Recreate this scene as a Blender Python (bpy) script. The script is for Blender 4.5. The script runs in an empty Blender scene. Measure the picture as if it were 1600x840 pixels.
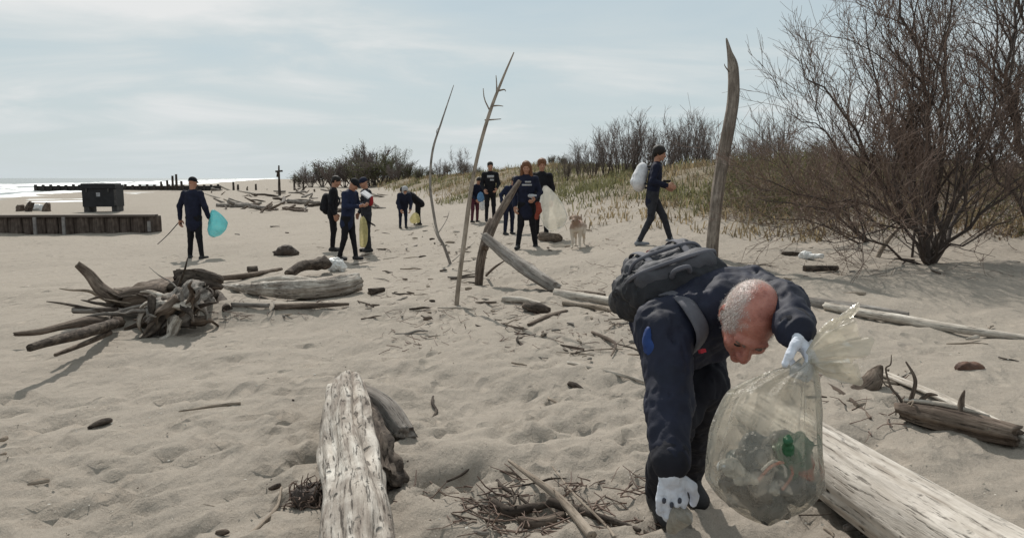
import bpy, math, random
import numpy as np
from mathutils import Vector, Matrix
R = math.radians
sc = bpy.context.scene
COL = sc.collection
# ------------------------------------------------------------------ camera
F, U0, V0 = 1155.0, 800.0, 420.0
CAMZ = 1.25
PITCH = math.atan(142 / F)
cd = bpy.data.cameras.new('camera'); cam = bpy.data.objects.new('camera', cd); COL.objects.link(cam)
cam.location = (0, 0, CAMZ); cam.rotation_euler = (R(90) - PITCH, 0, 0)
cd.sensor_width = 36; cd.lens = F / 1600 * 36; cd.clip_start = 0.05; cd.clip_end = 9000
sc.camera = cam
# ------------------------------------------------------------------ sky, sun, exposure
SUN_AZ, SUN_EL = R(-16), R(43)          # azimuth from +Y, negative towards -X
wd = bpy.data.worlds.new('World'); sc.world = wd; wd.use_nodes = True
nt = wd.node_tree; nt.nodes.clear()
def N(t, typ, **kw):
    n = t.nodes.new(typ)
    for k, v in kw.items():
        if k.startswith('i_'):
            key = k[2:]; key = int(key) if key.isdigit() else key.replace('_', ' ')
            n.inputs[key].default_value = v
        else: setattr(n, k, v)
    return n
def L(t, a, b): t.links.new(a, b)
def math_(t, op, a, b=None):
    n = N(t, 'ShaderNodeMath', operation=op)
    for i, v in enumerate((a, b)):
        if v is None: continue
        if isinstance(v, (int, float)): n.inputs[i].default_value = v
        else: L(t, v, n.inputs[i])
    return n.outputs[0]
def ramp(t, fac, stops, interp='LINEAR'):
    n = N(t, 'ShaderNodeValToRGB'); n.color_ramp.interpolation = interp
    el = n.color_ramp.elements
    while len(el) < len(stops): el.new(0.5)
    for e, (p, c) in zip(el, stops):
        e.position = p; e.color = (c[0], c[1], c[2], 1) if not isinstance(c, (int, float)) else (c, c, c, 1)
    L(t, fac, n.inputs[0]); return n.outputs[0]
def mixc(t, fac, a, b, typ='MIX'):
    n = N(t, 'ShaderNodeMix', data_type='RGBA', blend_type=typ)
    for i, v in ((0, fac), (6, a), (7, b)):
        if isinstance(v, (int, float)): n.inputs[i].default_value = v
        elif isinstance(v, tuple): n.inputs[i].default_value = (*v[:3], 1)
        else: L(t, v, n.inputs[i])
    return n.outputs[2]
out = N(nt, 'ShaderNodeOutputWorld'); bg = N(nt, 'ShaderNodeBackground', i_Strength=0.092)
sky = N(nt, 'ShaderNodeTexSky', sky_type='NISHITA', sun_disc=False, sun_elevation=SUN_EL, sun_rotation=SUN_AZ,
        air_density=1.1, dust_density=1.2, ozone_density=3.0)
tc = N(nt, 'ShaderNodeTexCoord'); sp = N(nt, 'ShaderNodeSeparateXYZ'); L(nt, tc.outputs['Generated'], sp.inputs[0])
zz = math_(nt, 'ADD', math_(nt, 'MAXIMUM', sp.outputs[2], 0.0), 0.11)
cb = N(nt, 'ShaderNodeCombineXYZ')
L(nt, math_(nt, 'DIVIDE', sp.outputs[0], zz), cb.inputs[0]); L(nt, math_(nt, 'DIVIDE', sp.outputs[1], zz), cb.inputs[1])
mp = N(nt, 'ShaderNodeMapping'); mp.inputs['Scale'].default_value = (0.62, 0.80, 1); mp.inputs['Rotation'].default_value = (0, 0, R(28))
mp.inputs['Location'].default_value = (3.1, 1.7, 0)
L(nt, cb.outputs[0], mp.inputs[0])
cn = N(nt, 'ShaderNodeTexNoise', i_Scale=1.0, i_Detail=7.0, i_Roughness=0.55, i_Distortion=0.6); L(nt, mp.outputs[0], cn.inputs['Vector'])
cn2 = N(nt, 'ShaderNodeTexNoise', i_Scale=0.35, i_Detail=3.0, i_Roughness=0.5); L(nt, mp.outputs[0], cn2.inputs['Vector'])
veil = math_(nt, 'ADD', math_(nt, 'MULTIPLY', cn.outputs[0], 0.62), math_(nt, 'MULTIPLY', cn2.outputs[0], 0.38))
cf = ramp(nt, veil, [(0.40, 0.85), (0.52, 0.97), (0.60, 1.0)])
cc = ramp(nt, veil, [(0.38, (5.55, 6.6, 6.95)), (0.48, (6.25, 7.1, 7.35)), (0.54, (7.2, 7.75, 7.85)), (0.62, (8.6, 8.75, 8.75))])
skym = mixc(nt, cf, sky.outputs[0], cc)
hz = ramp(nt, sp.outputs[2], [(0.0, 0.85), (0.03, 0.55), (0.07, 0.15), (0.12, 0.0)])
skym = mixc(nt, hz, skym, (6.75, 7.35, 7.55))
L(nt, skym, bg.inputs[0]); L(nt, bg.outputs[0], out.inputs[0])
sl = bpy.data.lights.new('sun', 'SUN'); sun = bpy.data.objects.new('sun', sl); COL.objects.link(sun)
sl.energy = 4.1; sl.angle = R(1.2); sl.color = (1.0, 0.95, 0.88)
sd = Vector((math.sin(SUN_AZ) * math.cos(SUN_EL), math.cos(SUN_AZ) * math.cos(SUN_EL), math.sin(SUN_EL)))
sun.rotation_euler = sd.to_track_quat('Z', 'Y').to_euler(); sun.location = sd * 50
sc.view_settings.view_transform = 'Standard'; sc.view_settings.look = 'None'
sc.view_settings.gamma = 1; sc.view_settings.use_curve_mapping = False
sc.view_settings.exposure = 0.0
# ------------------------------------------------------------------ helpers: rays, noise, meshes
FW = Vector((0, math.cos(PITCH), -math.sin(PITCH))); UP = Vector((0, math.sin(PITCH), math.cos(PITCH)))
CAM = Vector((0, 0, CAMZ))
def Q(u, v, zc): return CAM + zc * (FW + Vector((1, 0, 0)) * ((u - U0) / F) + UP * ((V0 - v) / F))
def hsh(ix, iy, iz=0, s=0):
    h = (np.asarray(ix, dtype=np.int64) * 374761393 + np.asarray(iy, dtype=np.int64) * 668265263 + np.asarray(iz, dtype=np.int64) * 2147483647 + s * 974711) & 0xffffffff
    h = ((h ^ (h >> 13)) * 1274126177) & 0xffffffff
    h = ((h ^ (h >> 15)) * 2246822519) & 0xffffffff
    return ((h ^ (h >> 16)) & 0xffff) / 32767.5 - 1.0
def vn2(x, y, s=0):
    x = np.asarray(x, float); y = np.asarray(y, float)
    ix = np.floor(x).astype(np.int64); iy = np.floor(y).astype(np.int64); fx = x - ix; fy = y - iy
    fx = fx * fx * (3 - 2 * fx); fy = fy * fy * (3 - 2 * fy)
    a = hsh(ix, iy, 0, s); b = hsh(ix + 1, iy, 0, s); c = hsh(ix, iy + 1, 0, s); d = hsh(ix + 1, iy + 1, 0, s)
    return (a + (b - a) * fx) * (1 - fy) + (c + (d - c) * fx) * fy
def vn3(x, y, z, s=0):
    x = np.asarray(x, float); y = np.asarray(y, float); z = np.asarray(z, float)
    ix = np.floor(x).astype(np.int64); iy = np.floor(y).astype(np.int64); iz = np.floor(z).astype(np.int64)
    fx = x - ix; fy = y - iy; fz = z - iz
    fx = fx * fx * (3 - 2 * fx); fy = fy * fy * (3 - 2 * fy); fz = fz * fz * (3 - 2 * fz)
    def pl(k):
        a = hsh(ix, iy, iz + k, s); b = hsh(ix + 1, iy, iz + k, s); c = hsh(ix, iy + 1, iz + k, s); d = hsh(ix + 1, iy + 1, iz + k, s)
        return (a + (b - a) * fx) * (1 - fy) + (c + (d - c) * fx) * fy
    p0 = pl(0); return p0 + (pl(1) - p0) * fz
def ss(x, a, b):
    t = np.clip((np.asarray(x, float) - a) / (b - a), 0, 1); return t * t * (3 - 2 * t)
def coast(y): return -44 - 0.31 * (y - 63) + 3 * np.sin(y * 0.05) * ss(y, 60, 90)
def dfoot(y): return 7.3 - 0.23 * y + 0.9 * np.sin(y * 0.23) + 0.5 * np.sin(y * 0.61 + 1)
BUMPS = [(-2.75, 7.35, 0.20, 0.8, 0.45), (-1.9, 7.9, 0.10, 0.9, 0.5), (-0.27, 3.22, -0.11, 0.22, 0.10), (-0.05, 3.50, 0.07, 0.34, 0.13), (0.1, 3.05, 0.03, 0.35, 0.12), (-1.6, 4.6, 0.05, 0.7, 0.18), (-0.8, 5.2, 0.06, 0.5, 0.2), (0.3, 5.0, 0.05, 0.6, 0.2), (-2.3, 5.6, 0.05, 0.8, 0.2), (2.6, 5.8, 0.06, 0.7, 0.25), (1.0, 6.6, 0.06, 0.6, 0.3)]
def G(x, y):
    x = np.asarray(x, float); y = np.asarray(y, float)
    z = -0.52 * ss(y, 2.5, 16) * ss(-x, -2.0, 3.2)
    z = z - 0.30 * ss(y, 16, 46) * ss(-x, -1, 10)
    z = z + 0.20 * ss(x, 0.8, 3.2) * ss(y, 5, 12)
    q = x - dfoot(y)
    z = z + (0.86 + 0.40 * vn2(x * 0.13, y * 0.10, 5) + 0.75 * ss(y, 36, 75) - 0.15 * ss(x, 6, 12)) * ss(q, 0, 6.5) * ss(y, 4, 16) + 0.35 * ss(q, -5, 2) * ss(y, 14, 26)
    s = x - coast(y)
    z = z * ss(s, -2, 14) + (-0.78) * (1 - ss(s, -2, 14)) - 2.0 * (1 - ss(s, -26, -1.5))
    z = z + 0.045 * vn2(x * 0.7, y * 0.7, 1) + 0.09 * vn2(x * 0.22, y * 0.25, 2)
    for bx, by, h, rx, ry in BUMPS: z = z + h * np.exp(-((x - bx) / rx) ** 2 - ((y - by) / ry) ** 2)
    return z
def P(u, v, sink=0.0):
    """ground point seen at a photo pixel"""
    d = FW + Vector((1, 0, 0)) * ((u - U0) / F) + UP * ((V0 - v) / F)
    t = np.geomspace(0.8, 600, 4000); f = CAMZ + d.z * t - G(d.x * t, d.y * t)
    i = int(np.argmax(f < 0))
    if f[i] >= 0: i = len(t) - 1
    a, b = t[max(i - 1, 0)], t[i]
    for _ in range(20):
        m = (a + b) / 2
        if CAMZ + d.z * m - float(G(d.x * m, d.y * m)) < 0: b = m
        else: a = m
    p = CAM + d * a; p.z -= sink; return p
def OG(x, y, dz=0.0): return Vector((x, y, float(G(x, y)) + dz))
def mesh(name, v, f, smooth=True):
    me = bpy.data.meshes.new(name)
    if isinstance(f, np.ndarray):
        v = np.asarray(v, np.float32); n, k = f.shape
        me.vertices.add(len(v)); me.vertices.foreach_set('co', v.ravel())
        me.loops.add(n * k); me.loops.foreach_set('vertex_index', f.astype(np.int32).ravel())
        me.polygons.add(n); me.polygons.foreach_set('loop_start', np.arange(0, n * k, k, dtype=np.int32))
        me.update(calc_edges=True)
    else:
        me.from_pydata([tuple(p) for p in v], [], f)
    if smooth: me.polygons.foreach_set('use_smooth', [True] * len(me.polygons))
    me.update(); return me
def obj(name, me, m=None, parent=None, loc=None):
    o = bpy.data.objects.new(name, me); COL.objects.link(o)
    if m is not None and me is not None:
        me.materials.clear()
        for q in (m if isinstance(m, (list, tuple)) else [m]): me.materials.append(q)
    if parent: o.parent = parent
    if loc is not None: o.location = loc
    return o
def tag(o, label, cat, group=None, kind=None):
    if label: o['label'] = label
    if cat: o['category'] = cat
    if group: o['group'] = group
    if kind: o['kind'] = kind
    return o
def thing(name, label, cat, loc=(0, 0, 0), rz=0.0, group=None):
    o = obj(name, None); o.location = loc; o.rotation_euler = (0, 0, rz); o.empty_display_size = 0.2
    return tag(o, label, cat, group)
def struct(o): o['kind'] = 'structure'; return o
def dup(root, loc, rz, label=None, scale=1.0):
    r = root.copy(); COL.objects.link(r); r.location = loc; r.rotation_euler = (0, 0, rz); r.scale = (scale,) * 3 if not isinstance(scale, tuple) else scale
    if label: r['label'] = label
    for ch in list(root.children):
        c = ch.copy(); COL.objects.link(c); c.parent = r
    return r
# ------------------------------------------------------------------ signed-distance shapes (numpy surface nets)
EDG = [(a, b) for a in range(8) for b in range(a + 1, 8) if bin(a ^ b).count('1') == 1]
OFF = np.array([[(i >> 0) & 1, (i >> 1) & 1, (i >> 2) & 1] for i in range(8)])
def surfnet(D, lo, vox):
    S = D < 0; nx, ny, nz = D.shape
    cnt = sum(S[o[0]:nx - 1 + o[0], o[1]:ny - 1 + o[1], o[2]:nz - 1 + o[2]].astype(np.int8) for o in OFF)
    act = (cnt > 0) & (cnt < 8); ai = np.argwhere(act)
    idx = -np.ones(act.shape, np.int64); idx[act] = np.arange(len(ai))
    cv = [D[ai[:, 0] + o[0], ai[:, 1] + o[1], ai[:, 2] + o[2]] for o in OFF]
    acc = np.zeros((len(ai), 3)); n = np.zeros(len(ai))
    for a, b in EDG:
        m = (cv[a] < 0) != (cv[b] < 0); den = cv[a] - cv[b]; den[den == 0] = 1e-9
        t = np.where(m, cv[a] / den, 0)
        acc += m[:, None] * (OFF[a] + t[:, None] * (OFF[b] - OFF[a])); n += m
    V = (ai + acc / n[:, None]) * vox + np.asarray(lo)
    Fs = []
    for ax in range(3):
        b1, b2 = (ax + 1) % 3, (ax + 2) % 3
        s0 = [slice(1, None)] * 3; s1 = [slice(1, None)] * 3
        s0[ax] = slice(0, -1); s1[ax] = slice(1, None); s0[b1] = s0[b2] = s1[b1] = s1[b2] = slice(1, -1)
        A = S[tuple(s0)]; B = S[tuple(s1)]
        for flip in (0, 1):
            e = np.argwhere((A & ~B) if not flip else (~A & B))
            if not len(e): continue
            e = e.copy(); e[:, b1] += 1; e[:, b2] += 1
            q = []
            for d1, d2 in ((-1, -1), (0, -1), (0, 0), (-1, 0)):
                c = e.copy(); c[:, b1] += d1; c[:, b2] += d2; q.append(idx[c[:, 0], c[:, 1], c[:, 2]])
            q = np.stack(q, 1); Fs.append(q[:, ::-1] if flip else q)
    return V, np.concatenate(Fs)
def cap(a, b, ra, rb=None, flat=None, sq=1.0, neg=False):
    return ('cap', np.array(a, float), np.array(b, float), ra, ra if rb is None else rb, None if flat is None else np.array(Vector(flat).normalized()), sq, neg)
def ell(c, r, M=None, neg=False):
    return ('ell', np.array(c, float), np.array(r, float) if not isinstance(r, (int, float)) else np.array([r] * 3, float), None if M is None else np.array(M), neg)
def chain(pts, rad, flat=None, sq=1.0): return [cap(pts[i], pts[i + 1], rad[i], rad[i + 1], flat, sq) for i in range(len(pts) - 1)]
def sdf(prims, vox, k=0.02, wr=0.0, wf=(9, 9, 9), seed=0, wr2=0.0):
    lo = np.full(3, 1e9); hi = -lo; bbs = []
    for p in prims:
        if p[0] == 'cap': r = max(p[3], p[4]); a = np.minimum(p[1], p[2]) - r; b = np.maximum(p[1], p[2]) + r
        else: r = p[2].max(); a = p[1] - r; b = p[1] + r
        bbs.append((a, b))
        if not p[-1]: lo = np.minimum(lo, a); hi = np.maximum(hi, b)
    lo -= 3 * vox + wr * 2; hi += 3 * vox + wr * 2
    n = np.ceil((hi - lo) / vox).astype(int) + 1
    D = np.full(n, 0.5, np.float32); ax = [lo[i] + np.arange(n[i]) * vox for i in range(3)]
    for p, (a, b) in zip(prims, bbs):
        m = k * 2.2 + 3 * vox
        i0 = np.clip(((a - m - lo) / vox).astype(int), 0, n - 1); i1 = np.clip(((b + m - lo) / vox).astype(int) + 2, 1, n)
        if (i1 <= i0).any(): continue
        sl_ = tuple(slice(i0[i], i1[i]) for i in range(3))
        X, Y, Z = np.meshgrid(ax[0][sl_[0]], ax[1][sl_[1]], ax[2][sl_[2]], indexing='ij', sparse=True)
        if p[0] == 'cap':
            A, B, ra, rb, fl, sq = p[1:7]; ba = B - A; px, py, pz = X - A[0], Y - A[1], Z - A[2]
            if fl is not None:
                h = (px * fl[0] + py * fl[1] + pz * fl[2]) * (sq - 1); px = px + h * fl[0]; py = py + h * fl[1]; pz = pz + h * fl[2]
                bh = ba.dot(fl) * (sq - 1); ba = ba + bh * fl
            t = np.clip((px * ba[0] + py * ba[1] + pz * ba[2]) / max(ba.dot(ba), 1e-12), 0, 1)
            d = np.sqrt((px - t * ba[0]) ** 2 + (py - t * ba[1]) ** 2 + (pz - t * ba[2]) ** 2) - (ra + (rb - ra) * t)
        else:
            c, r, M = p[1:4]; x, y, z = X - c[0], Y - c[1], Z - c[2]
            if M is not None:
                x, y, z = (M[0, 0] * x + M[1, 0] * y + M[2, 0] * z, M[0, 1] * x + M[1, 1] * y + M[2, 1] * z, M[0, 2] * x + M[1, 2] * y + M[2, 2] * z)
            k0 = np.sqrt((x / r[0]) ** 2 + (y / r[1]) ** 2 + (z / r[2]) ** 2); k1 = np.sqrt((x / r[0] ** 2) ** 2 + (y / r[1] ** 2) ** 2 + (z / r[2] ** 2) ** 2)
            d = k0 * (k0 - 1) / np.maximum(k1, 1e-9)
        cur = D[sl_]
        if p[-1]:
            d = -d; h = np.clip(0.5 - 0.5 * (cur - d) / k, 0, 1); D[sl_] = cur + (d - cur) * h + k * h * (1 - h)
        else:
            h = np.clip(0.5 + 0.5 * (cur - d) / k, 0, 1); D[sl_] = cur + (d - cur) * h - k * h * (1 - h)
    if wr or wr2:
        m = np.argwhere(np.abs(D) < 4 * vox + wr * 2 + wr2 * 2); xyz = m * vox + lo
        w = vn3(xyz[:, 0] * wf[0], xyz[:, 1] * wf[1], xyz[:, 2] * wf[2], seed)
        w2 = vn3(xyz[:, 0] * wf[0] * 2.3 + w, xyz[:, 1] * wf[1] * 2.3, xyz[:, 2] * wf[2] * 2.3 - w, seed + 1)
        D[m[:, 0], m[:, 1], m[:, 2]] += (wr * (w * 0.7 + (np.abs(w2) - 0.4) * 0.8)).astype(np.float32)
    return surfnet(D, lo, vox)
# ------------------------------------------------------------------ tubes
def spline(pts, n):
    pts = [Vector(p) for p in pts]; out = []; m = len(pts) - 1
    for i in range(n):
        t = i / (n - 1) * m; j = min(int(t), m - 1); f = t - j
        p0 = pts[max(j - 1, 0)]; p1 = pts[j]; p2 = pts[j + 1]; p3 = pts[min(j + 2, m)]
        out.append(0.5 * ((2 * p1) + (p2 - p0) * f + (2 * p0 - 5 * p1 + 4 * p2 - p3) * f * f + (3 * p1 - p0 - 3 * p2 + p3) * f ** 3))
    return out
def lerp_list(v, n):
    return np.interp(np.linspace(0, 1, n), np.linspace(0, 1, len(v)), v)
def log_mesh(name, pts, rad, sides=20, n=None, seed=0, rough=0.10, groove=0.05, jag=0.3, flat=1.0, up=None, freq=2.2):
    """a weathered log: noisy lengthwise grooves, jagged broken ends, grain coordinates stored per point"""
    ln = sum((Vector(pts[i + 1]) - Vector(pts[i])).length for i in range(len(pts) - 1))
    n = n or max(6, min(90, int(ln / (max(rad) * 0.38 + 1e-4))))
    c = spline(pts, n); rr = lerp_list(rad, n)
    th = np.linspace(0, 2 * np.pi, sides, endpoint=False); V = []; GR = []
    u = None; along = 0.0
    for i in range(n):
        t = (c[min(i + 1, n - 1)] - c[max(i - 1, 0)]).normalized()
        if u is None: u = t.orthogonal().normalized() if up is None else (Vector(up) - t * Vector(up).dot(t)).normalized()
        u = (u - t * u.dot(t)).normalized(); w = t.cross(u)
        if i: along += (c[i] - c[i - 1]).length
        cx, cy = np.cos(th), np.sin(th)
        q = along * freq
        dr = rough * vn3(cx * 1.3 + seed, cy * 1.3, q, seed) + rough * 0.5 * vn3(cx * 2.6, cy * 2.6 + seed, q * 2.1, seed + 3) + groove * vn3(cx * 5, cy * 5, q * 0.35 + seed, seed + 7)
        crk = vn3(cx * 4.2 + seed, cy * 4.2, q * 0.22, seed + 17); dr = dr - groove * 2.2 * np.exp(-(crk / 0.09) ** 2) + rough * 0.12 * vn3(cx * 6, cy * 6, q * 3.1, seed + 19)
        r = rr[i] * (1 + dr)
        ring = [c[i] + u * (float(r[k] * cx[k]) * flat) + w * float(r[k] * cy[k]) for k in range(sides)]
        if i == 0 or i == n - 1:
            sgn = -1 if i == 0 else 1; jj = vn3(cx * 2.2 + seed, cy * 2.2, seed + i, seed + 9)
            ring = [ring[k] + t * (sgn * float(jj[k]) * rr[i] * jag) for k in range(sides)]
        V.append(ring); GR += [(float(cx[k] * rr[i]), float(cy[k] * rr[i]), along) for k in range(sides)]
    vs = [p for ring in V for p in ring]; fs = []
    for i in range(n - 1):
        for k in range(sides):
            a = i * sides + k; b = i * sides + (k + 1) % sides; fs.append((a, b, b + sides, a + sides))
    for end, i in ((0, 0), (1, n - 1)):
        t = (c[1] - c[0]).normalized() * -1 if end == 0 else (c[-1] - c[-2]).normalized()
        prev = [i * sides + k for k in range(sides)]; al = GR[prev[0]][2]
        for s in (0.55,):
            base = len(vs)
            for k in range(sides):
                p = c[i] + (V[i][k] - c[i]) * s; jz = float(vn3(math.cos(th[k]) * 3 * s, math.sin(th[k]) * 3 * s, i + seed, 31))
                vs.append(p + t * (jz * rr[i] * jag * 0.8)); g = GR[prev[k]]; GR.append((g[0] * s, g[1] * s, al + 0.02))
            for k in range(sides):
                q = (prev[k], prev[(k + 1) % sides], base + (k + 1) % sides, base + k); fs.append(q if end else q[::-1])
            prev = list(range(base, base + sides))
        vs.append(c[i] + t * rr[i] * jag * 0.1); GR.append((0, 0, al)); ci = len(vs) - 1
        for k in range(sides):
            q = (prev[k], prev[(k + 1) % sides], ci); fs.append(q if end else q[::-1])
    me = mesh(name, vs, fs)
    at = me.attributes.new('grain', 'FLOAT_VECTOR', 'POINT'); at.data.foreach_set('vector', np.array(GR, np.float32).ravel())
    return me
class Tubes:
    """many thin tapering twigs collected in one mesh (one tree)"""
    def __init__(s): s.v = []; s.f = []
    def add(s, pts, r0, r1, sides=3):
        n = len(pts); b = len(s.v); u = None
        for i, p in enumerate(pts):
            t = (pts[min(i + 1, n - 1)] - pts[max(i - 1, 0)])
            if t.length < 1e-9: t = Vector((0, 0, 1))
            t.normalize(); u = t.orthogonal() if u is None else u - t * u.dot(t)
            u.normalize(); w = t.cross(u); r = r0 + (r1 - r0) * i / (n - 1)
            for k in range(sides):
                a = 2 * math.pi * k / sides; s.v.append(p + u * (r * math.cos(a)) + w * (r * math.sin(a)))
        for i in range(n - 1):
            for k in range(sides):
                a = b + i * sides + k; c = b + i * sides + (k + 1) % sides; s.f.append((a, c, c + sides, a + sides))
    def mesh(s, name): return mesh(name, s.v, s.f)
def lathe_mesh(name, prof, sides=16, pleat=None):
    v, f = [], []
    for i, (r, z) in enumerate(prof):
        for k in range(sides):
            a = 2 * math.pi * k / sides; q = r * (1 + (pleat(a, z) if pleat else 0)); v.append((q * math.cos(a), q * math.sin(a), z))
    for i in range(len(prof) - 1):
        for k in range(sides):
            a = i * sides + k; b = i * sides + (k + 1) % sides; f.append((a, b, b + sides, a + sides))
    f.append(tuple(range(sides))[::-1]); f.append(tuple((len(prof) - 1) * sides + k for k in range(sides)))
    return mesh(name, v, f)
class Boxes:
    def __init__(s): s.v = []; s.f = []
    def add(s, c, d, M=None, bev=0.0):
        b = len(s.v)
        for sx in (-1, 1):
            for sy in (-1, 1):
                for sz in (-1, 1):
                    p = Vector((sx * d[0] / 2, sy * d[1] / 2, sz * d[2] / 2)); s.v.append(Vector(c) + (M @ p if M else p))
        s.f += [tuple(b + i for i in q) for q in ((0, 1, 3, 2), (4, 6, 7, 5), (0, 4, 5, 1), (2, 3, 7, 6), (0, 2, 6, 4), (1, 5, 7, 3))]; return s
    def mesh(s, name): return mesh(name, s.v, s.f, smooth=False)
# ------------------------------------------------------------------ materials
def newmat(name):
    m = bpy.data.materials.new(name); m.use_nodes = True; t = m.node_tree; t.nodes.clear()
    o = N(t, 'ShaderNodeOutputMaterial'); b = N(t, 'ShaderNodeBsdfPrincipled'); L(t, b.outputs[0], o.inputs[0]); return m, t, b, o
def mat(name, c1, c2=None, rough=0.8, scale=8.0, bump=0.15, bscale=None, dist=0.02, spec=0.3, coords='Object', stretch=(1, 1, 1)):
    m, t, b, o = newmat(name); c2 = c2 or tuple(x * 0.75 for x in c1)
    tcn = N(t, 'ShaderNodeTexCoord'); mpn = N(t, 'ShaderNodeMapping'); mpn.inputs['Scale'].default_value = stretch
    L(t, tcn.outputs[coords], mpn.inputs[0])
    n1 = N(t, 'ShaderNodeTexNoise', i_Scale=scale, i_Detail=5.0, i_Roughness=0.6); L(t, mpn.outputs[0], n1.inputs['Vector'])
    L(t, ramp(t, n1.outputs[0], [(0.35, c2), (0.65, c1)]), b.inputs['Base Color'])
    b.inputs['Roughness'].default_value = rough; b.inputs['Specular IOR Level'].default_value = spec
    if bump:
        n2 = N(t, 'ShaderNodeTexNoise', i_Scale=bscale or scale * 4, i_Detail=4.0); L(t, mpn.outputs[0], n2.inputs['Vector'])
        bn = N(t, 'ShaderNodeBump', i_Strength=bump, i_Distance=dist); L(t, n2.outputs[0], bn.inputs['Height']); L(t, bn.outputs[0], b.inputs['Normal'])
    return m
def wood(name, dark, mid, light, gs=28.0, along=0.09, blot=0.5, bump=0.7, holes=0.0):
    m, t, b, o = newmat(name)
    at = N(t, 'ShaderNodeAttribute', attribute_name='grain'); mp_ = N(t, 'ShaderNodeMapping'); mp_.inputs['Scale'].default_value = (1, 1, along)
    L(t, at.outputs['Vector'], mp_.inputs[0])
    n1 = N(t, 'ShaderNodeTexNoise', i_Scale=gs, i_Detail=7.0, i_Roughness=0.65, i_Distortion=0.4); L(t, mp_.outputs[0], n1.inputs['Vector'])
    n2 = N(t, 'ShaderNodeTexNoise', i_Scale=5.0, i_Detail=5.0, i_Roughness=0.65); L(t, at.outputs['Vector'], n2.inputs['Vector'])
    n3 = N(t, 'ShaderNodeTexNoise', i_Scale=gs * 3.2, i_Detail=4.0, i_Roughness=0.7); L(t, mp_.outputs[0], n3.inputs['Vector'])
    c = ramp(t, n1.outputs[0], [(0.30, dark), (0.46, mid), (0.62, light)])
    c = mixc(t, math_(t, 'MULTIPLY', ramp(t, n2.outputs[0], [(0.42, 1.0), (0.60, 0.0)]), blot), c, dark)
    ck = ramp(t, n3.outputs[0], [(0.34, 1.0), (0.43, 0.0)])
    c = mixc(t, math_(t, 'MULTIPLY', ck, 0.75), c, tuple(x * 0.35 for x in dark))
    hgt = math_(t, 'SUBTRACT', math_(t, 'ADD', n1.outputs[0], math_(t, 'MULTIPLY', n3.outputs[0], 0.5)), math_(t, 'MULTIPLY', ck, 0.5))
    if holes:
        vo = N(t, 'ShaderNodeTexVoronoi', i_Scale=19.0, i_Randomness=1.0); mp2 = N(t, 'ShaderNodeMapping'); mp2.inputs['Scale'].default_value = (1.4, 1.4, 0.7)
        L(t, at.outputs['Vector'], mp2.inputs[0]); L(t, mp2.outputs[0], vo.inputs['Vector'])
        n4 = N(t, 'ShaderNodeTexNoise', i_Scale=4.2, i_Detail=5.0, i_Roughness=.7); L(t, at.outputs['Vector'], n4.inputs['Vector'])
        hm = math_(t, 'MULTIPLY', ramp(t, vo.outputs['Distance'], [(0.12, 1.0), (0.30, 0.0)]), ramp(t, n4.outputs[0], [(0.51, 0.0), (0.60, 1.0)]))
        c = mixc(t, math_(t, 'MULTIPLY', hm, holes), c, (0.03, 0.024, 0.02)); hgt = math_(t, 'SUBTRACT', hgt, math_(t, 'MULTIPLY', hm, 1.2))
    L(t, c, b.inputs['Base Color']); b.inputs['Roughness'].default_value = 0.9; b.inputs['Specular IOR Level'].default_value = 0.15
    bn = N(t, 'ShaderNodeBump', i_Strength=bump, i_Distance=0.012); L(t, hgt, bn.inputs['Height']); L(t, bn.outputs[0], b.inputs['Normal'])
    return m
def film(name, col, alpha, rough=0.25, bscale=14.0, bump=0.5):
    """thin translucent plastic film"""
    m, t, b, o = newmat(name); t.nodes.remove(b)
    tr = N(t, 'ShaderNodeBsdfTransparent', i_Color=(0.97, 0.95, 0.90, 1)); df = N(t, 'ShaderNodeBsdfDiffuse', i_Color=(*col, 1)); tl = N(t, 'ShaderNodeBsdfTranslucent', i_Color=(*col, 1))
    gl = N(t, 'ShaderNodeBsdfGlossy', i_Roughness=rough, i_Color=(1, 1, 1, 1))
    tcn = N(t, 'ShaderNodeTexCoord'); n = N(t, 'ShaderNodeTexNoise', i_Scale=bscale, i_Detail=5.0, i_Distortion=1.2); L(t, tcn.outputs['Object'], n.inputs['Vector'])
    bn = N(t, 'ShaderNodeBump', i_Strength=bump, i_Distance=0.02); L(t, n.outputs[0], bn.inputs['Height'])
    for s in (df, tl, gl): L(t, bn.outputs[0], s.inputs['Normal'])
    m1 = N(t, 'ShaderNodeMixShader', i_0=0.5); L(t, df.outputs[0], m1.inputs[1]); L(t, tl.outputs[0], m1.inputs[2])
    m2 = N(t, 'ShaderNodeMixShader'); L(t, tr.outputs[0], m2.inputs[1]); L(t, m1.outputs[0], m2.inputs[2])
    L(t, ramp(t, n.outputs[0], [(0.3, alpha * 0.75), (0.7, min(1, alpha * 1.25))]), m2.inputs[0])
    lw = N(t, 'ShaderNodeLayerWeight', i_Blend=0.12); L(t, bn.outputs[0], lw.inputs['Normal'])
    m3 = N(t, 'ShaderNodeMixShader'); L(t, math_(t, 'MULTIPLY', lw.outputs['Fresnel'], 0.7), m3.inputs[0]); L(t, m2.outputs[0], m3.inputs[1]); L(t, gl.outputs[0], m3.inputs[2])
    L(t, m3.outputs[0], o.inputs[0]); return m
M = {}
M['pale'] = wood('bleached_driftwood', (0.20, 0.165, 0.135), (0.47, 0.42, 0.36), (0.66, 0.61, 0.54), blot=0.45, holes=0.0)
M['palebig'] = wood('bleached_log', (0.25, 0.21, 0.175), (0.50, 0.455, 0.40), (0.66, 0.61, 0.55), gs=22, blot=0.35, holes=1.0)
M['palerough'] = wood('flaking_bleached_log', (0.15, 0.12, 0.10), (0.43, 0.385, 0.335), (0.64, 0.60, 0.54), gs=26, blot=0.6, bump=1.0, holes=0.6)
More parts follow.
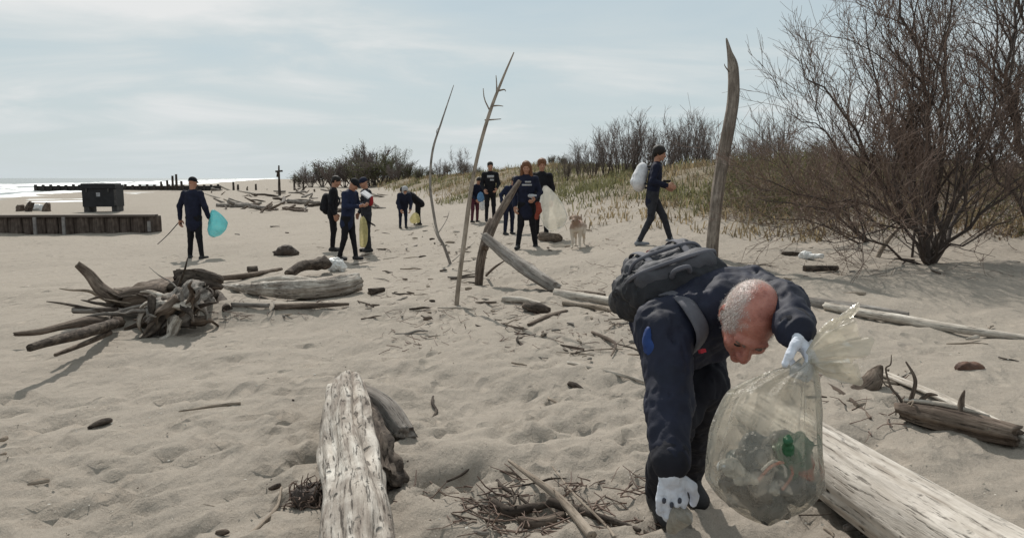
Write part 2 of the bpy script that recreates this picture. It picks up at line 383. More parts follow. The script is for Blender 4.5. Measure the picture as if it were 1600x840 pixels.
M['grey'] = wood('grey_driftwood', (0.10, 0.085, 0.075), (0.24, 0.215, 0.19), (0.36, 0.33, 0.30))
M['brown'] = wood('brown_driftwood', (0.045, 0.033, 0.026), (0.13, 0.10, 0.08), (0.25, 0.20, 0.16))
M['bark'] = wood('dark_bark', (0.022, 0.017, 0.014), (0.07, 0.055, 0.045), (0.16, 0.13, 0.105), gs=18, along=0.4)
M['postwood'] = wood('grey_brown_post', (0.10, 0.080, 0.066), (0.215, 0.18, 0.15), (0.32, 0.275, 0.235))
M['tan'] = wood('tan_pole', (0.17, 0.135, 0.105), (0.30, 0.25, 0.20), (0.42, 0.36, 0.30))
M['wet'] = wood('wet_timber', (0.018, 0.014, 0.012), (0.05, 0.04, 0.034), (0.10, 0.083, 0.07), gs=14)
# ================================================================== SETTING
# ---- sand
m, t, b, o = newmat('sand')
tcn = N(t, 'ShaderNodeTexCoord')
n1 = N(t, 'ShaderNodeTexNoise', i_Scale=0.5, i_Detail=6.0, i_Roughness=0.6); L(t, tcn.outputs['Object'], n1.inputs['Vector'])
n2 = N(t, 'ShaderNodeTexNoise', i_Scale=14.0, i_Detail=8.0, i_Roughness=0.72); L(t, tcn.outputs['Object'], n2.inputs['Vector'])
n3 = N(t, 'ShaderNodeTexNoise', i_Scale=240.0, i_Detail=3.0, i_Roughness=0.7); L(t, tcn.outputs['Object'], n3.inputs['Vector'])
c = ramp(t, n1.outputs[0], [(0.3, (0.268, 0.236, 0.200)), (0.7, (0.318, 0.281, 0.240))])
c = mixc(t, 0.45, c, ramp(t, n2.outputs[0], [(0.3, (0.215, 0.184, 0.150)), (0.7, (0.380, 0.332, 0.276))]))
c = mixc(t, 0.30, c, ramp(t, n3.outputs[0], [(0.35, (0.14, 0.12, 0.10)), (0.5, (0.31, 0.274, 0.232)), (0.68, (0.48, 0.435, 0.38))]))
vo = N(t, 'ShaderNodeTexVoronoi', i_Scale=26.0); L(t, tcn.outputs['Object'], vo.inputs['Vector'])
n5 = N(t, 'ShaderNodeTexNoise', i_Scale=1.1, i_Detail=3.0); L(t, tcn.outputs['Object'], n5.inputs['Vector'])
sp_ = math_(t, 'MULTIPLY', ramp(t, vo.outputs['Distance'], [(0.06, 1.0), (0.12, 0.0)]), ramp(t, n5.outputs[0], [(0.48, 0.0), (0.62, 0.8)]))
c = mixc(t, sp_, c, (0.09, 0.07, 0.055))
cv = N(t, 'ShaderNodeAttribute', attribute_name='cover')      # low plants and leaf litter rooted on the dune
nv = N(t, 'ShaderNodeTexNoise', i_Scale=0.9, i_Detail=6.0, i_Roughness=0.7); L(t, tcn.outputs['Object'], nv.inputs['Vector'])
c = mixc(t, math_(t, 'MULTIPLY', cv.outputs['Fac'], ramp(t, nv.outputs[0], [(0.36, 0.55), (0.52, 0.97)])), c, ramp(t, n2.outputs[0], [(0.35, (0.12, 0.098, 0.062)), (0.65, (0.215, 0.172, 0.115))]))
L(t, c, b.inputs['Base Color']); b.inputs['Roughness'].default_value = 0.95; b.inputs['Specular IOR Level'].default_value = 0.12
mpn = N(t, 'ShaderNodeMapping'); mpn.inputs['Rotation'].default_value = (0, 0, R(-50)); mpn.inputs['Scale'].default_value = (1, 0.42, 1); L(t, tcn.outputs['Object'], mpn.inputs[0])
n4 = N(t, 'ShaderNodeTexNoise', i_Scale=7.5, i_Detail=6.0, i_Roughness=0.6); L(t, mpn.outputs[0], n4.inputs['Vector'])
vf = N(t, 'ShaderNodeTexVoronoi', i_Scale=5.4, i_Randomness=1.0, feature='SMOOTH_F1'); vf.inputs['Smoothness'].default_value = 0.35; L(t, mpn.outputs[0], vf.inputs['Vector'])
pits = ramp(t, vf.outputs['Distance'], [(0.05, 0.0), (0.30, 0.75), (0.42, 0.62)])
hh = math_(t, 'ADD', math_(t, 'ADD', math_(t, 'MULTIPLY', n4.outputs[0], 0.8), math_(t, 'MULTIPLY', pits, 0.95)), math_(t, 'ADD', math_(t, 'MULTIPLY', n2.outputs[0], 0.35), math_(t, 'MULTIPLY', n3.outputs[0], 0.06)))
bn = N(t, 'ShaderNodeBump', i_Strength=0.8, i_Distance=0.06); L(t, hh, bn.inputs['Height']); L(t, bn.outputs[0], b.inputs['Normal'])
M['sand'] = m
DS = 0.0195
sx = np.arange(-math.asinh(420 / 2.0), math.asinh(420 / 2.0), DS); xs = 2.0 * np.sinh(sx)
sy = np.arange(-math.asinh(9 / 1.7), math.asinh(1900 / 1.7), DS); ys = 3.2 + 1.7 * np.sinh(sy)
XX, YY = np.meshgrid(xs, ys)
ZZ = G(XX, YY)
near = 1 - ss(YY, 30, 60)
a = (XX + YY * 1.0) * 0.7071; bq = (YY - XX) * 0.7071
veg = ss(XX - dfoot(YY), 0.0, 3.0) * ss(YY, 6, 12)
ZZ = ZZ + near * (0.022 * vn2(a * 1.3, bq * 4.0, 11) + 0.012 * vn2(a * 3.6, bq * 11, 12) + 0.012 * vn2(XX * 3.1, YY * 3.1, 13) + 0.022 * vn2(XX * 1.4, YY * 1.6, 14))
rng = np.random.default_rng(4)
def stamp(x, y, ang, ln, wd_, dep):
    i0, i1 = np.searchsorted(xs, [x - ln * 1.6, x + ln * 1.6]); j0, j1 = np.searchsorted(ys, [y - ln * 1.6, y + ln * 1.6])
    if i1 - i0 < 2 or j1 - j0 < 2: return
    gx = XX[j0:j1, i0:i1] - x; gy = YY[j0:j1, i0:i1] - y
    p = (gx * math.cos(ang) + gy * math.sin(ang)) / ln; q = (-gx * math.sin(ang) + gy * math.cos(ang)) / wd_
    r2 = p * p + q * q
    ZZ[j0:j1, i0:i1] += dep * (-np.exp(-r2 * 1.4) + 0.4 * np.exp(-(np.sqrt(r2) - 1.35) ** 2 * 7))
for i in range(4200):
    zc = 1.6 * math.exp(rng.uniform(0, math.log(26))); xx = rng.uniform(-0.85, 0.85) * zc + rng.normal() * 0.3
    if float(dfoot(zc)) + 1 < xx and zc > 9: continue
    if rng.random() < 0.35 and xx > 0.2 * zc: continue
    stamp(xx, zc, rng.normal(0.80, 0.35), rng.uniform(0.06, 0.19), rng.uniform(0.025, 0.05), rng.uniform(0.006, 0.024))
for i in range(600):                                  # deeper foot holes
    zc = 1.7 * math.exp(rng.uniform(0, math.log(12))); xx = rng.uniform(-0.85, 0.6) * zc
    if vn2(xx * 0.5, zc * 0.5, 77) < -0.15: continue
    stamp(xx, zc, rng.normal(0.8, 0.4), rng.uniform(0.09, 0.16), rng.uniform(0.032, 0.055), rng.uniform(0.016, 0.036))
for tr in range(12):                                   # walked trails
    x, y = rng.uniform(-3.5, 2.0), rng.uniform(2.2, 7); ang = rng.normal(1.6, 0.5)
    for k in range(26):
        x += math.cos(ang) * 0.36; y += math.sin(ang) * 0.36; ang += rng.normal() * 0.06
        sd_ = 0.09 * (-1) ** k
        stamp(x - math.sin(ang) * sd_, y + math.cos(ang) * sd_, ang, 0.145, 0.055, rng.uniform(0.012, 0.024))
nyy, nxx = XX.shape
ii = np.arange(nyy * nxx).reshape(nyy, nxx)
qd = np.stack([ii[:-1, :-1], ii[:-1, 1:], ii[1:, 1:], ii[1:, :-1]], -1).reshape(-1, 4)
beach = struct(obj('beach', mesh('beach', np.stack([XX, YY, ZZ], -1).reshape(-1, 3), qd), M['sand']))
atr = beach.data.attributes.new('cover', 'FLOAT', 'POINT'); atr.data.foreach_set('value', (ss(XX - dfoot(YY) + 0.9 * vn2(XX * 0.9, YY * 0.9, 33), 0.9, 2.6) * ss(YY, 12.5, 16)).astype(np.float32).ravel())
print('ground quads', len(qd))
# ---- sea
m, t, b, o = newmat('sea_water')
tcn = N(t, 'ShaderNodeTexCoord'); at = N(t, 'ShaderNodeAttribute', attribute_name='foam')
nf = N(t, 'ShaderNodeTexNoise', i_Scale=0.35, i_Detail=8.0, i_Roughness=0.7); L(t, tcn.outputs['Object'], nf.inputs['Vector'])
ff = ramp(t, math_(t, 'ADD', at.outputs['Fac'], math_(t, 'MULTIPLY', math_(t, 'SUBTRACT', nf.outputs[0], 0.5), 1.3)), [(0.40, 0.0), (0.60, 1.0)])
L(t, mixc(t, ff, (0.13, 0.15, 0.145), (0.80, 0.82, 0.82)), b.inputs['Base Color'])
L(t, ramp(t, ff, [(0, 0.22), (1, 0.8)]), b.inputs['Roughness'])
nb = N(t, 'ShaderNodeTexNoise', i_Scale=0.8, i_Detail=5.0); L(t, tcn.outputs['Object'], nb.inputs['Vector'])
bn = N(t, 'ShaderNodeBump', i_Strength=0.5, i_Distance=0.5); L(t, nb.outputs[0], bn.inputs['Height']); L(t, bn.outputs[0], b.inputs['Normal'])
q = np.concatenate([np.arange(-8, 60, 0.85), 60 * np.exp(np.arange(0, 4.6, 0.05))])    # metres off the waterline
yy = np.concatenate([np.arange(20, 240, 2.2), 240 * np.exp(np.arange(0, 3.4, 0.03))])
QQ, Y2 = np.meshgrid(q, yy); X2 = coast(Y2) - QQ
wob = 3.2 * vn2(Y2 * 0.045, QQ * 0.05, 3) + 1.2 * vn2(Y2 * 0.15, QQ * 0.1, 8)
ph = (QQ + wob) / 9.5; saw = ph - np.floor(ph)
amp = 0.34 * ss(QQ, 0, 6) * (1 - ss(QQ, 48, 90))
Z2 = -0.84 + amp * np.exp(-((saw - 0.5) / 0.16) ** 2)
foam = np.clip(np.exp(-((saw - 0.42) / 0.3) ** 2) * (1 - ss(QQ, 40, 90)) * (0.75 + 0.6 * vn2(Y2 * 0.05, QQ * 0.03, 5)) + 0.9 * (1 - ss(QQ, 0, 3.5)), 0, 1.2)
n_, k_ = QQ.shape; ii = np.arange(n_ * k_).reshape(n_, k_)
qd = np.stack([ii[:-1, :-1], ii[1:, :-1], ii[1:, 1:], ii[:-1, 1:]], -1).reshape(-1, 4)
me = mesh('sea', np.stack([X2, Y2, Z2], -1).reshape(-1, 3), qd)
atr = me.attributes.new('foam', 'FLOAT', 'POINT'); atr.data.foreach_set('value', foam.astype(np.float32).ravel())
struct(obj('sea', me, m))
# ---- dune grass (uncountable)
def leafmat(name, c1, c2, tr=0.25):
    m, t, b, o = newmat(name)
    g = N(t, 'ShaderNodeNewGeometry'); cl = ramp(t, g.outputs['Random Per Island'], [(0.0, c2), (0.55, c1), (1.0, tuple(min(1, x * 1.35) for x in c1))])
    L(t, cl, b.inputs['Base Color']); b.inputs['Roughness'].default_value = 0.75; b.inputs['Specular IOR Level'].default_value = 0.2
    tl = N(t, 'ShaderNodeBsdfTranslucent'); L(t, cl, tl.inputs[0]); mx = N(t, 'ShaderNodeMixShader', i_0=tr)
    L(t, b.outputs[0], mx.inputs[1]); L(t, tl.outputs[0], mx.inputs[2]); L(t, mx.outputs[0], o.inputs[0]); return m
M['grass'] = leafmat('dune_grass_green', (0.165, 0.160, 0.078), (0.092, 0.092, 0.045), 0.4)
M['dry'] = leafmat('dry_grass', (0.255, 0.20, 0.12), (0.145, 0.11, 0.068), 0.4)
M['leaf'] = leafmat('dark_leaves', (0.088, 0.092, 0.042), (0.05, 0.05, 0.028), 0.35)
M['dead'] = leafmat('dead_brown_leaves', (0.18, 0.13, 0.085), (0.095, 0.066, 0.046), 0.35)
def blades(name, base, h, wdt, lean, seed, per=1):
    r = np.random.default_rng(seed); n = len(base); az = r.uniform(0, 2 * np.pi, n); fa = az + np.pi / 2 + r.normal(0, 0.4, n)
    d = np.stack([np.cos(az), np.sin(az), np.zeros(n)], 1); s = np.stack([np.cos(fa), np.sin(fa), np.zeros(n)], 1) * (wdt[:, None] / 2)
    up = np.array([0, 0, 1.0]); hh = h[:, None]; ln = (lean * r.uniform(0.2, 1.3, n))[:, None]
    mid = base + up * hh * 0.55 + d * hh * ln * 0.35; tip = base + up * hh * (1 - 0.35 * ln) + d * hh * ln
    v = np.stack([base - s, base + s, mid + s * 0.8, mid - s * 0.8, tip + s * 0.12, tip - s * 0.12], 1).reshape(-1, 3)
    o_ = np.arange(n)[:, None] * 6
    return mesh(name, v, np.concatenate([o_ + np.array([[0, 1, 2, 3]]), o_ + np.array([[3, 2, 4, 5]])]))
def scatter_grass(n_tuft, per, sel, hrange, seed, spread):
    r = np.random.default_rng(seed); B, Hh = [], []
    y = 9 * np.exp(r.uniform(0, math.log(20), n_tuft * 6)); x = dfoot(y) + r.uniform(-2.5, 26, len(y)) * np.clip(y / 30, 0.5, 2.2)
    keep = (np.abs(x) < 0.95 * y + 2) & sel(x, y, r); x, y = x[keep][:n_tuft], y[keep][:n_tuft]
    for xx, yy_ in zip(x, y):
        sc_ = (0.75 + 0.018 * yy_) * r.uniform(0.6, 1.3)
        bx = xx + r.normal(0, spread * sc_, per); by = yy_ + r.normal(0, spread * sc_, per)
        B.append(np.stack([bx, by], 1)); Hh.append(r.uniform(*hrange, per) * sc_)
    B = np.concatenate(B); Hh = np.concatenate(Hh); z = G(B[:, 0], B[:, 1]) - 0.03
    return np.column_stack([B, z]), Hh
def patch(x, y): return vn2(x * 0.35, y * 0.16, 40)
def selg(x, y, r):
    q = x - dfoot(y); return (q + r.normal(0, 0.8, len(x)) > 0.9) & (patch(x, y) + r.normal(0, 0.25, len(x)) > 0.08) & ~((x > 3.2) & (y < 13) & (q < 2.2))
def seld(x, y, r):
    q = x - dfoot(y); return (q + r.normal(0, 0.9, len(x)) > 0.9) & (patch(x, y) + r.normal(0, 0.25, len(x)) < 0.15) & ~((x > 3.2) & (y < 13) & (q < 2.2))
B, Hh = scatter_grass(2900, 12, selg, (0.14, 0.40), 1, 0.2)
o = obj('dune_grass', blades('dune_grass', B, Hh, np.full(len(B), 0.020) * (1 + B[:, 1] * 0.03), 0.9, 2), M['grass']); tag(o, 'green grass growing over the dune slope behind the beach', 'grass', kind='stuff')
B, Hh = scatter_grass(3400, 12, seld, (0.12, 0.34), 3, 0.2)
o = obj('dry_dune_grass', blades('dry_dune_grass', B, Hh, np.full(len(B), 0.020) * (1 + B[:, 1] * 0.03), 1.0, 4), M['dry']); tag(o, 'dry straw brown grass patches on the dune slope', 'grass', kind='stuff')
# ---- bare trees and shrubs
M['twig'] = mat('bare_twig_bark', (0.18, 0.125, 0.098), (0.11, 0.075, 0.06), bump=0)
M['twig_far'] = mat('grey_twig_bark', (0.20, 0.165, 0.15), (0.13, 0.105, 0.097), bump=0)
M['trunkbark'] = mat('trunk_bark', (0.085, 0.066, 0.056), (0.045, 0.034, 0.029), bump=0.6, scale=20)
def poly(p, d, ln, n, wander, trop, r):
    pts = [p.copy()]; d = d.normalized(); s = ln / n
    for i in range(n):
        d = (d + Vector((r.gauss(0, wander), r.gauss(0, wander), r.gauss(0, wander) + trop))).normalized(); p = p + d * s; pts.append(p.copy())
    return pts, d
def grow(T1, T2, pts, r0, r1, lvl, r, par):
    """side shoots along a limb; thick limbs go to T1, twigs to T2"""
    ln = sum((pts[i + 1] - pts[i]).length for i in range(len(pts) - 1)); n = len(pts) - 1
    cnt = max(2, int(ln * par['dens'][lvl] * r.uniform(0.8, 1.2)))
    for k in range(cnt):
        f = r.uniform(par.get('f0', 0.18), 1.0); i = min(int(f * n), n - 1); p = pts[i].lerp(pts[i + 1], f * n - i); d = (pts[i + 1] - pts[i]).normalized()
        ax = d.orthogonal().normalized(); ax = Matrix.Rotation(r.uniform(0, 2 * math.pi), 3, d) @ ax
        a = R(r.uniform(*par['ang'])); nd = d * math.cos(a) + ax * math.sin(a); nd.z += par['up']
        l2 = par['len'][lvl] * r.uniform(0.45, 1.15) * (1.15 - 0.55 * f); rr = max((r0 + (r1 - r0) * f) * 0.40, par['rmin'] * 1.5) if lvl == 0 else par['r'][lvl]
        q, _ = poly(p, nd, l2, par['seg'][lvl], par['wan'], par['trop'], r)
        (T1 if lvl == 0 and par.get('big') else T2).add(q, rr, par['rmin'] * (0.75 if lvl == par['lv'] - 1 else 1), 4 if lvl == 0 else 3)
        if lvl + 1 < par['lv']: grow(T1, T2, q, rr, par['rmin'], lvl + 1, r, par)
def limb_tree(name, label, cat, limbs, par, seed, group=None):
    """limbs: list of (points, r0, r1) in world space; the first point of the first limb is the base"""
    r = random.Random(seed); T1, T2 = Tubes(), Tubes(); base = limbs[0][0][0]
    for pts, r0, r1 in limbs:
        n = max(8, int(sum((Vector(pts[i + 1]) - Vector(pts[i])).length for i in range(len(pts) - 1)) / 0.22))
        c = spline([p - base for p in pts], n); c = [c[0]] + [p + Vector((r.gauss(0, 1), r.gauss(0, 1), r.gauss(0, 1))) * 0.028 for p in c[1:]]
        T1.add(c, r0 * .72, r1 * .72, 7); grow(T1, T2, c, r0, r1, 0, r, par)
    th_ = thing(name, label, cat, base, group=group)
    obj('trunk', T1.mesh('trunk'), M['trunkbark'], th_); obj('crown', T2.mesh('crown'), M[par.get('mat', 'twig')], th_)
    print(name, len(T2.f)); return th_
def W(pl): return [Q(u, v, z) for u, v, z in pl]
tb = P(1452, 412, 0.06); TD = tb.y
par = dict(dens=[5.4, 7.2, 8.8], len=[1.7, 0.85, 0.42], seg=[7, 5, 3], ang=(16, 58), up=0.26, trop=0.045, wan=0.16, rmin=0.0026, r=[0.008, 0.0042, 0.0028], lv=3, big=True, f0=0.22)
def LB(pl, r0, r1): return ([tb] + [Q(u, v, z) for u, v, z in pl], r0, r1)
limb_tree('tamarisk_tree', 'large bare tamarisk with many spreading stems beside the leaning white stick', 'tree', [
    LB([(1440, 370, TD + .1), (1380, 285, TD + .1), (1325, 190, TD), (1262, 120, TD - .2)], .060, .010),
    LB([(1452, 330, TD + .1), (1448, 220, TD), (1440, 110, TD), (1405, 10, TD), (1385, -90, TD)], .062, .012),
    LB([(1462, 340, TD + .2), (1470, 190, TD + .3), (1478, 60, TD + .3), (1490, -80, TD + .4)], .056, .012),
    LB([(1420, 350, TD - .1), (1340, 318, TD - .2), (1265, 305, TD - .4), (1205, 280, TD - .5)], .040, .007),
    LB([(1480, 350, TD), (1530, 250, TD - .1), (1575, 150, TD - .2), (1600, 30, TD - .3)], .050, .010),
    LB([(1490, 370, TD - .2), (1560, 320, TD - .5), (1640, 260, TD - .7)], .044, .009),
    LB([(1430, 330, TD + .5), (1400, 230, TD + .8), (1370, 130, TD + 1.0), (1345, 20, TD + 1.1)], .045, .008),
    LB([(1450, 320, TD + .6), (1425, 200, TD + .9), (1410, 90, TD + 1.2)], .040, .008),
    LB([(1410, 360, TD + .4), (1340, 280, TD + .7), (1290, 210, TD + .9), (1240, 175, TD + 1.0)], .035, .007),
    LB([(1500, 330, TD + .5), (1545, 200, TD + .9), (1560, 80, TD + 1.2), (1550, -40, TD + 1.3)], .045, .009),
    LB([(1400, 392, TD - .3), (1345, 372, TD - .5), (1300, 350, TD - .7)], .03, .006),
    LB([(1470, 390, TD - .3), (1520, 372, TD - .6), (1575, 340, TD - .8)], .03, .006),
    LB([(1440, 395, TD - .4), (1425, 350, TD - .7), (1390, 290, TD - .9)], .03, .006),
    LB([(1465, 385, TD - .4), (1490, 300, TD - .8), (1510, 200, TD - 1.0)], .032, .006),
], par, 5)
tb = P(1640, 392, 0.06); TD = tb.y
limb_tree('tamarisk_tree', 'bare tamarisk with a thick dark stem rising behind the large tamarisk', 'tree', [
    LB([(1625, 300, TD), (1585, 190, TD), (1575, 90, TD), (1590, -40, TD)], .085, .014),
    LB([(1660, 290, TD), (1640, 170, TD), (1610, 60, TD + .3), (1580, -60, TD + .4)], .07, .014),
    LB([(1600, 330, TD - .2), (1545, 250, TD - .4), (1510, 150, TD - .5)], .05, .010)], par, 8)
tb = P(1358, 378, 0.05); TD = tb.y
par2 = dict(par, dens=[4.5, 5.5, 6.0], len=[0.75, 0.40, 0.22], up=0.22)
limb_tree('low_tamarisk_bush', 'low sprawling leafless bush reaching over the sand from the dune foot', 'bush', [
    LB([(1335, 360, TD), (1300, 330, TD - .1), (1240, 318, TD - .1), (1178, 312, TD - .2)], .040, .006),
    LB([(1330, 350, TD + .1), (1300, 300, TD + .1), (1262, 262, TD + .1)], .030, .006),
    LB([(1345, 350, TD + .3), (1335, 300, TD + .4), (1320, 240, TD + .5)], .028, .006),
    LB([(1310, 362, TD - .1), (1250, 345, TD - .2), (1190, 338, TD - .3)], .028, .005)], par2, 11)
def cloud_leaves(c, rad, n, size, seed):
    r = np.random.default_rng(seed); p = r.normal(0, 1, (n, 3)); p /= np.linalg.norm(p, axis=1)[:, None]; p *= (r.uniform(0.1, 1, n) ** 0.45)[:, None]
    p *= (1 + 0.35 * vn3(p[:, 0] * 2.2 + seed, p[:, 1] * 2.2, p[:, 2] * 2.2, seed))[:, None]
    p = p * np.array(rad) + np.array(c); a = r.normal(0, 1, (n, 3)); a /= np.linalg.norm(a, axis=1)[:, None]; b_ = np.cross(a, r.normal(0, 1, (n, 3))); b_ /= np.linalg.norm(b_, axis=1)[:, None]
    s = size * r.uniform(0.6, 1.4, n)[:, None]; a *= s; b_ *= s * 0.45
    return np.stack([p - a, p - b_, p + a, p + b_], 1).reshape(-1, 3), np.arange(n * 4).reshape(n, 4)
def leafy(parts):
    vs, fs, k = [], [], 0
    for v, f in parts: vs.append(v); fs.append(f + k); k += len(v)
    return np.concatenate(vs), np.concatenate(fs)
# dead leaf clump hanging in the big tamarisk
cl = thing('ivy_clump', 'brown dead leaf clump climbing a stem inside the large tamarisk', 'vine', P(1425, 400))
pc = [tuple(Q(u, v, 10.6) - cl.location) for u, v in ((1422, 232), (1418, 205), (1432, 180), (1428, 250), (1415, 222))]
v, f = leafy([cloud_leaves(p, (0.17, 0.15, 0.22), 420, 0.028, 50 + i) for i, p in enumerate(pc)]); obj('leaves', mesh('leaves', v, f), M['dead'], cl)
T = Tubes(); T.add([Vector((0, 0, -0.05)), Vector((0.05, 0.05, 0.7)), Vector(pc[3]), Vector(pc[2])], .02, .006, 5); obj('stem', T.mesh('stem'), M['trunkbark'], cl)
# thicket at the dune foot (one mass): brown twigs plus dark leaves
rr = random.Random(21); T = Tubes(); lv = []
rq = np.random.default_rng(9); cnt = 0
while cnt < 430:
    y = rr.uniform(10.5, 24); x = float(dfoot(y)) + rr.uniform(1.2, 13)
    if x / y < 0.285 or x / y > 0.86 or (y < 12 and x < 6.4): continue
    g = OG(x, y, -0.05); cnt += 1; hgt = rr.uniform(0.35, 1.0)
    for k in range(6):
        q_, _ = poly(g + Vector((rr.gauss(0, .25), rr.gauss(0, .25), 0)), Vector((rr.gauss(0, .7), rr.gauss(0, .7), 1)), hgt * rr.uniform(.6, 1.2), 4, .22, -0.03, rr); T.add(q_, .006, .0022, 3)
        for kk in range(4):
            w_ = q_[rr.randint(1, 4)]; q2, _ = poly(w_, Vector((rr.gauss(0, 1), rr.gauss(0, 1), .6)), hgt * .4, 3, .25, 0, rr); T.add(q2, .0034, .0018, 3)
    lv.append(cloud_leaves(tuple(g + Vector((0, 0, hgt * .45))), (.45, .45, hgt * .5), 90, .026, cnt + 900))
th_ = obj('dune_thicket', T.mesh('dune_thicket'), M['twig']); tag(th_, 'tangled brown thicket of thin stems covering the dune behind the tamarisk', 'thicket', kind='stuff')
v, f = leafy(lv[::2]); o = obj('thicket_leaves', mesh('thicket_leaves', v, f), M['dead'], th_); o['kind'] = 'stuff'
v, f = leafy(lv[1::2]); o = obj('thicket_green_leaves', mesh('thicket_green_leaves', v, f), M['leaf'], th_); o['kind'] = 'stuff'
# prototypes of far shrubs
def shrub(seed, h, n0, spread, par, leaf=0, lmat='leaf', cr=1.0, stem=0.03):
    r = random.Random(seed); T1, T2 = Tubes(), Tubes(); lvs = []
    for k in range(n0):
        a = r.uniform(0, 2 * math.pi); d = Vector((math.cos(a) * spread * r.random(), math.sin(a) * spread * r.random(), 1))
        q_, _ = poly(Vector((math.cos(a) * .12, math.sin(a) * .12, -0.1)), d, h * r.uniform(.6, 1.0), 7, .09, .05, r); T1.add(q_, stem, .007, 5); grow(T1, T2, q_, stem, .007, 0, r, par)
        if leaf:
            for j in (4, 5, 6, 7): lvs.append(cloud_leaves(tuple(q_[j] + Vector((r.gauss(0, .3), r.gauss(0, .3), r.gauss(0, .15)))), (cr * .6, cr * .6, cr * .5), leaf, .07, seed * 31 + k * 7 + j))
    return T1.mesh('trunk'), T2.mesh('crown'), (lambda vf: mesh('foliage', *vf))(leafy(lvs)) if leaf else None
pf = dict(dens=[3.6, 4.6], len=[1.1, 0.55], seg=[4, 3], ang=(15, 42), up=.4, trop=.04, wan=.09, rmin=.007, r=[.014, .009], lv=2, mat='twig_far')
def plant(name, label, cat, meshes, loc, rz, s, group, mt='twig_far', lm='leaf'):
    th_ = thing(name, label, cat, loc, rz, group); th_.scale = s if isinstance(s, tuple) else (s, s, s)
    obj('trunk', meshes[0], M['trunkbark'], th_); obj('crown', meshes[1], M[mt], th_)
    if meshes[2]: obj('foliage', meshes[2], M[lm], th_)
    return th_
pfb = dict(pf, dens=[4.6, 5.4], len=[1.25, .6], ang=(15, 60), wan=.14, rmin=.006, r=[.013, .008])
bare = [shrub(61, 3.1, 14, .95, pfb), shrub(62, 3.5, 11, .75, pfb)]
dense = [shrub(63, 3.4, 12, .9, dict(pf, dens=[5, 6], rmin=.011, r=[.02, .014]), leaf=34, lmat='leaf', cr=1.1), shrub(64, 3.2, 12, .8, dict(pf, dens=[5.5, 6], rmin=.013, r=[.02, .015]))]
rnd = shrub(65, 5.2, 9, .75, dict(pf, dens=[4, 5], rmin=.012), leaf=150, cr=1.5, stem=.08)
rr = random.Random(3)
for i, (u, d, h) in enumerate([(884, 40, .50), (905, 39, .62), (925, 40, .70), (945, 36, .78), (965, 38, 1.0), (985, 36, 1.02), (1000, 40, .95), (1020, 36, .85), (1042, 38, .88), (1062, 35, 1.02), (1075, 36, 1.08), (1092, 38, 1.0), (1108, 36, .70), (1130, 37, .5), (1190, 30, .8), (1206, 31, 1.0), (1145, 27, .45), (1165, 26, .5), (1180, 25, .42), (1222, 27, .5), (1240, 26, .55), (1262, 25, .5), (1285, 26, .6), (1300, 24, .5)]):
    x = (u - 800) / F * d; plant('bare_shrub', *(('leafless grey brown shrub standing on the dune crest behind the walking man', 'shrub') if u < 1120 else ('low leafless scrub bush on the dune between the tall post and the tamarisk', 'shrub')), bare[i % 2], OG(x, d, 0), rr.uniform(0, 6.28), h * .86 * d / 37, 'leafless shrubs on the dune crest' if u < 1120 else 'low scrub between the post and the tamarisk')
for i, (u, d, h, w) in enumerate([(470, 170, .55, 1.3), (488, 165, .72, 1.3), (505, 170, .85, 1.3), (522, 160, .92, 1.3), (540, 165, .98, 1.3), (556, 160, 1.0, 1.3), (574, 150, 1.05, 1.2), (592, 155, 1.15, 1.2), (608, 150, .9, 1.2), (624, 140, .85, 1.2), (640, 140, .62, 1.2), (582, 158, 1.5, .9), (566, 160, 1.35, .8)]):
    x = (u - 800) / F * d; g = OG(x, d, 0)
    plant('dune_bush', 'dense dark bush in the far row along the top of the beach', 'bush', dense[i % 2], g, rr.uniform(0, 6.28), (h * w * d / 72, h * w * d / 72, h * d / 88), 'far row of dark bushes along the beach')
for i, (u, d, h) in enumerate([(655, 120, .50), (672, 118, .42), (700, 112, .40), (726, 108, .46), (748, 104, .38), (775, 98, .36), (862, 70, .34), (880, 62, .40)]):
    x = (u - 800) / F * d; plant('dune_bush', 'low rounded olive bush on the far dune behind the group of people', 'bush', dense[0], OG(x, d, 0), rr.uniform(0, 6.28), (h * d / 62, h * d / 62, h * d / 78), 'low bushes on the far dune behind the group')
x = (618 - 800) / F * 145; g = OG(x, 145, 0); plant('round_tree', 'round crowned olive green tree above the far dark bushes', 'tree', rnd, g, 1, (1.12, 1.12, (1.25 + 56 * 145 / F - g.z) / 6.0), None)
for i, (u, d, h) in enumerate([(690, 95, .62), (718, 92, .72), (734, 96, .5)]):
    x = (u - 800) / F * d; plant('slender_tree', 'small thin grey tree on the far dune between the two upright sticks', 'tree', bare[i % 2], OG(x, d, 0), i * 2.0, h * 1.35, 'small trees on the far dune')
# ================================================================== DRIFTWOOD
def logthing(name, label, cat, pts, rad, m, group=None, stubs=(), **kw):
    base = Vector(pts[0]); pts = [Vector(p) - base for p in pts]
    if not stubs:
        o = obj(name, log_mesh(name, pts, rad, **kw), M[m], loc=base); return tag(o, label, cat, group)
    th_ = thing(name, label, cat, base, group=group); obj('trunk', log_mesh('trunk', pts, rad, **kw), M[m], th_)
    for s in stubs:
        nm, sp_, sr, sm = s[:4]; k2 = dict(sides=10, seed=kw.get('seed', 0) + len(th_.children)); k2.update(s[4] if len(s) > 4 else {})
        obj(nm, log_mesh(nm, [Vector(p) - base for p in sp_], sr, **k2), M[sm], th_)
    return th_
def lift(p, dz): return Vector((p.x, p.y, p.z + dz))
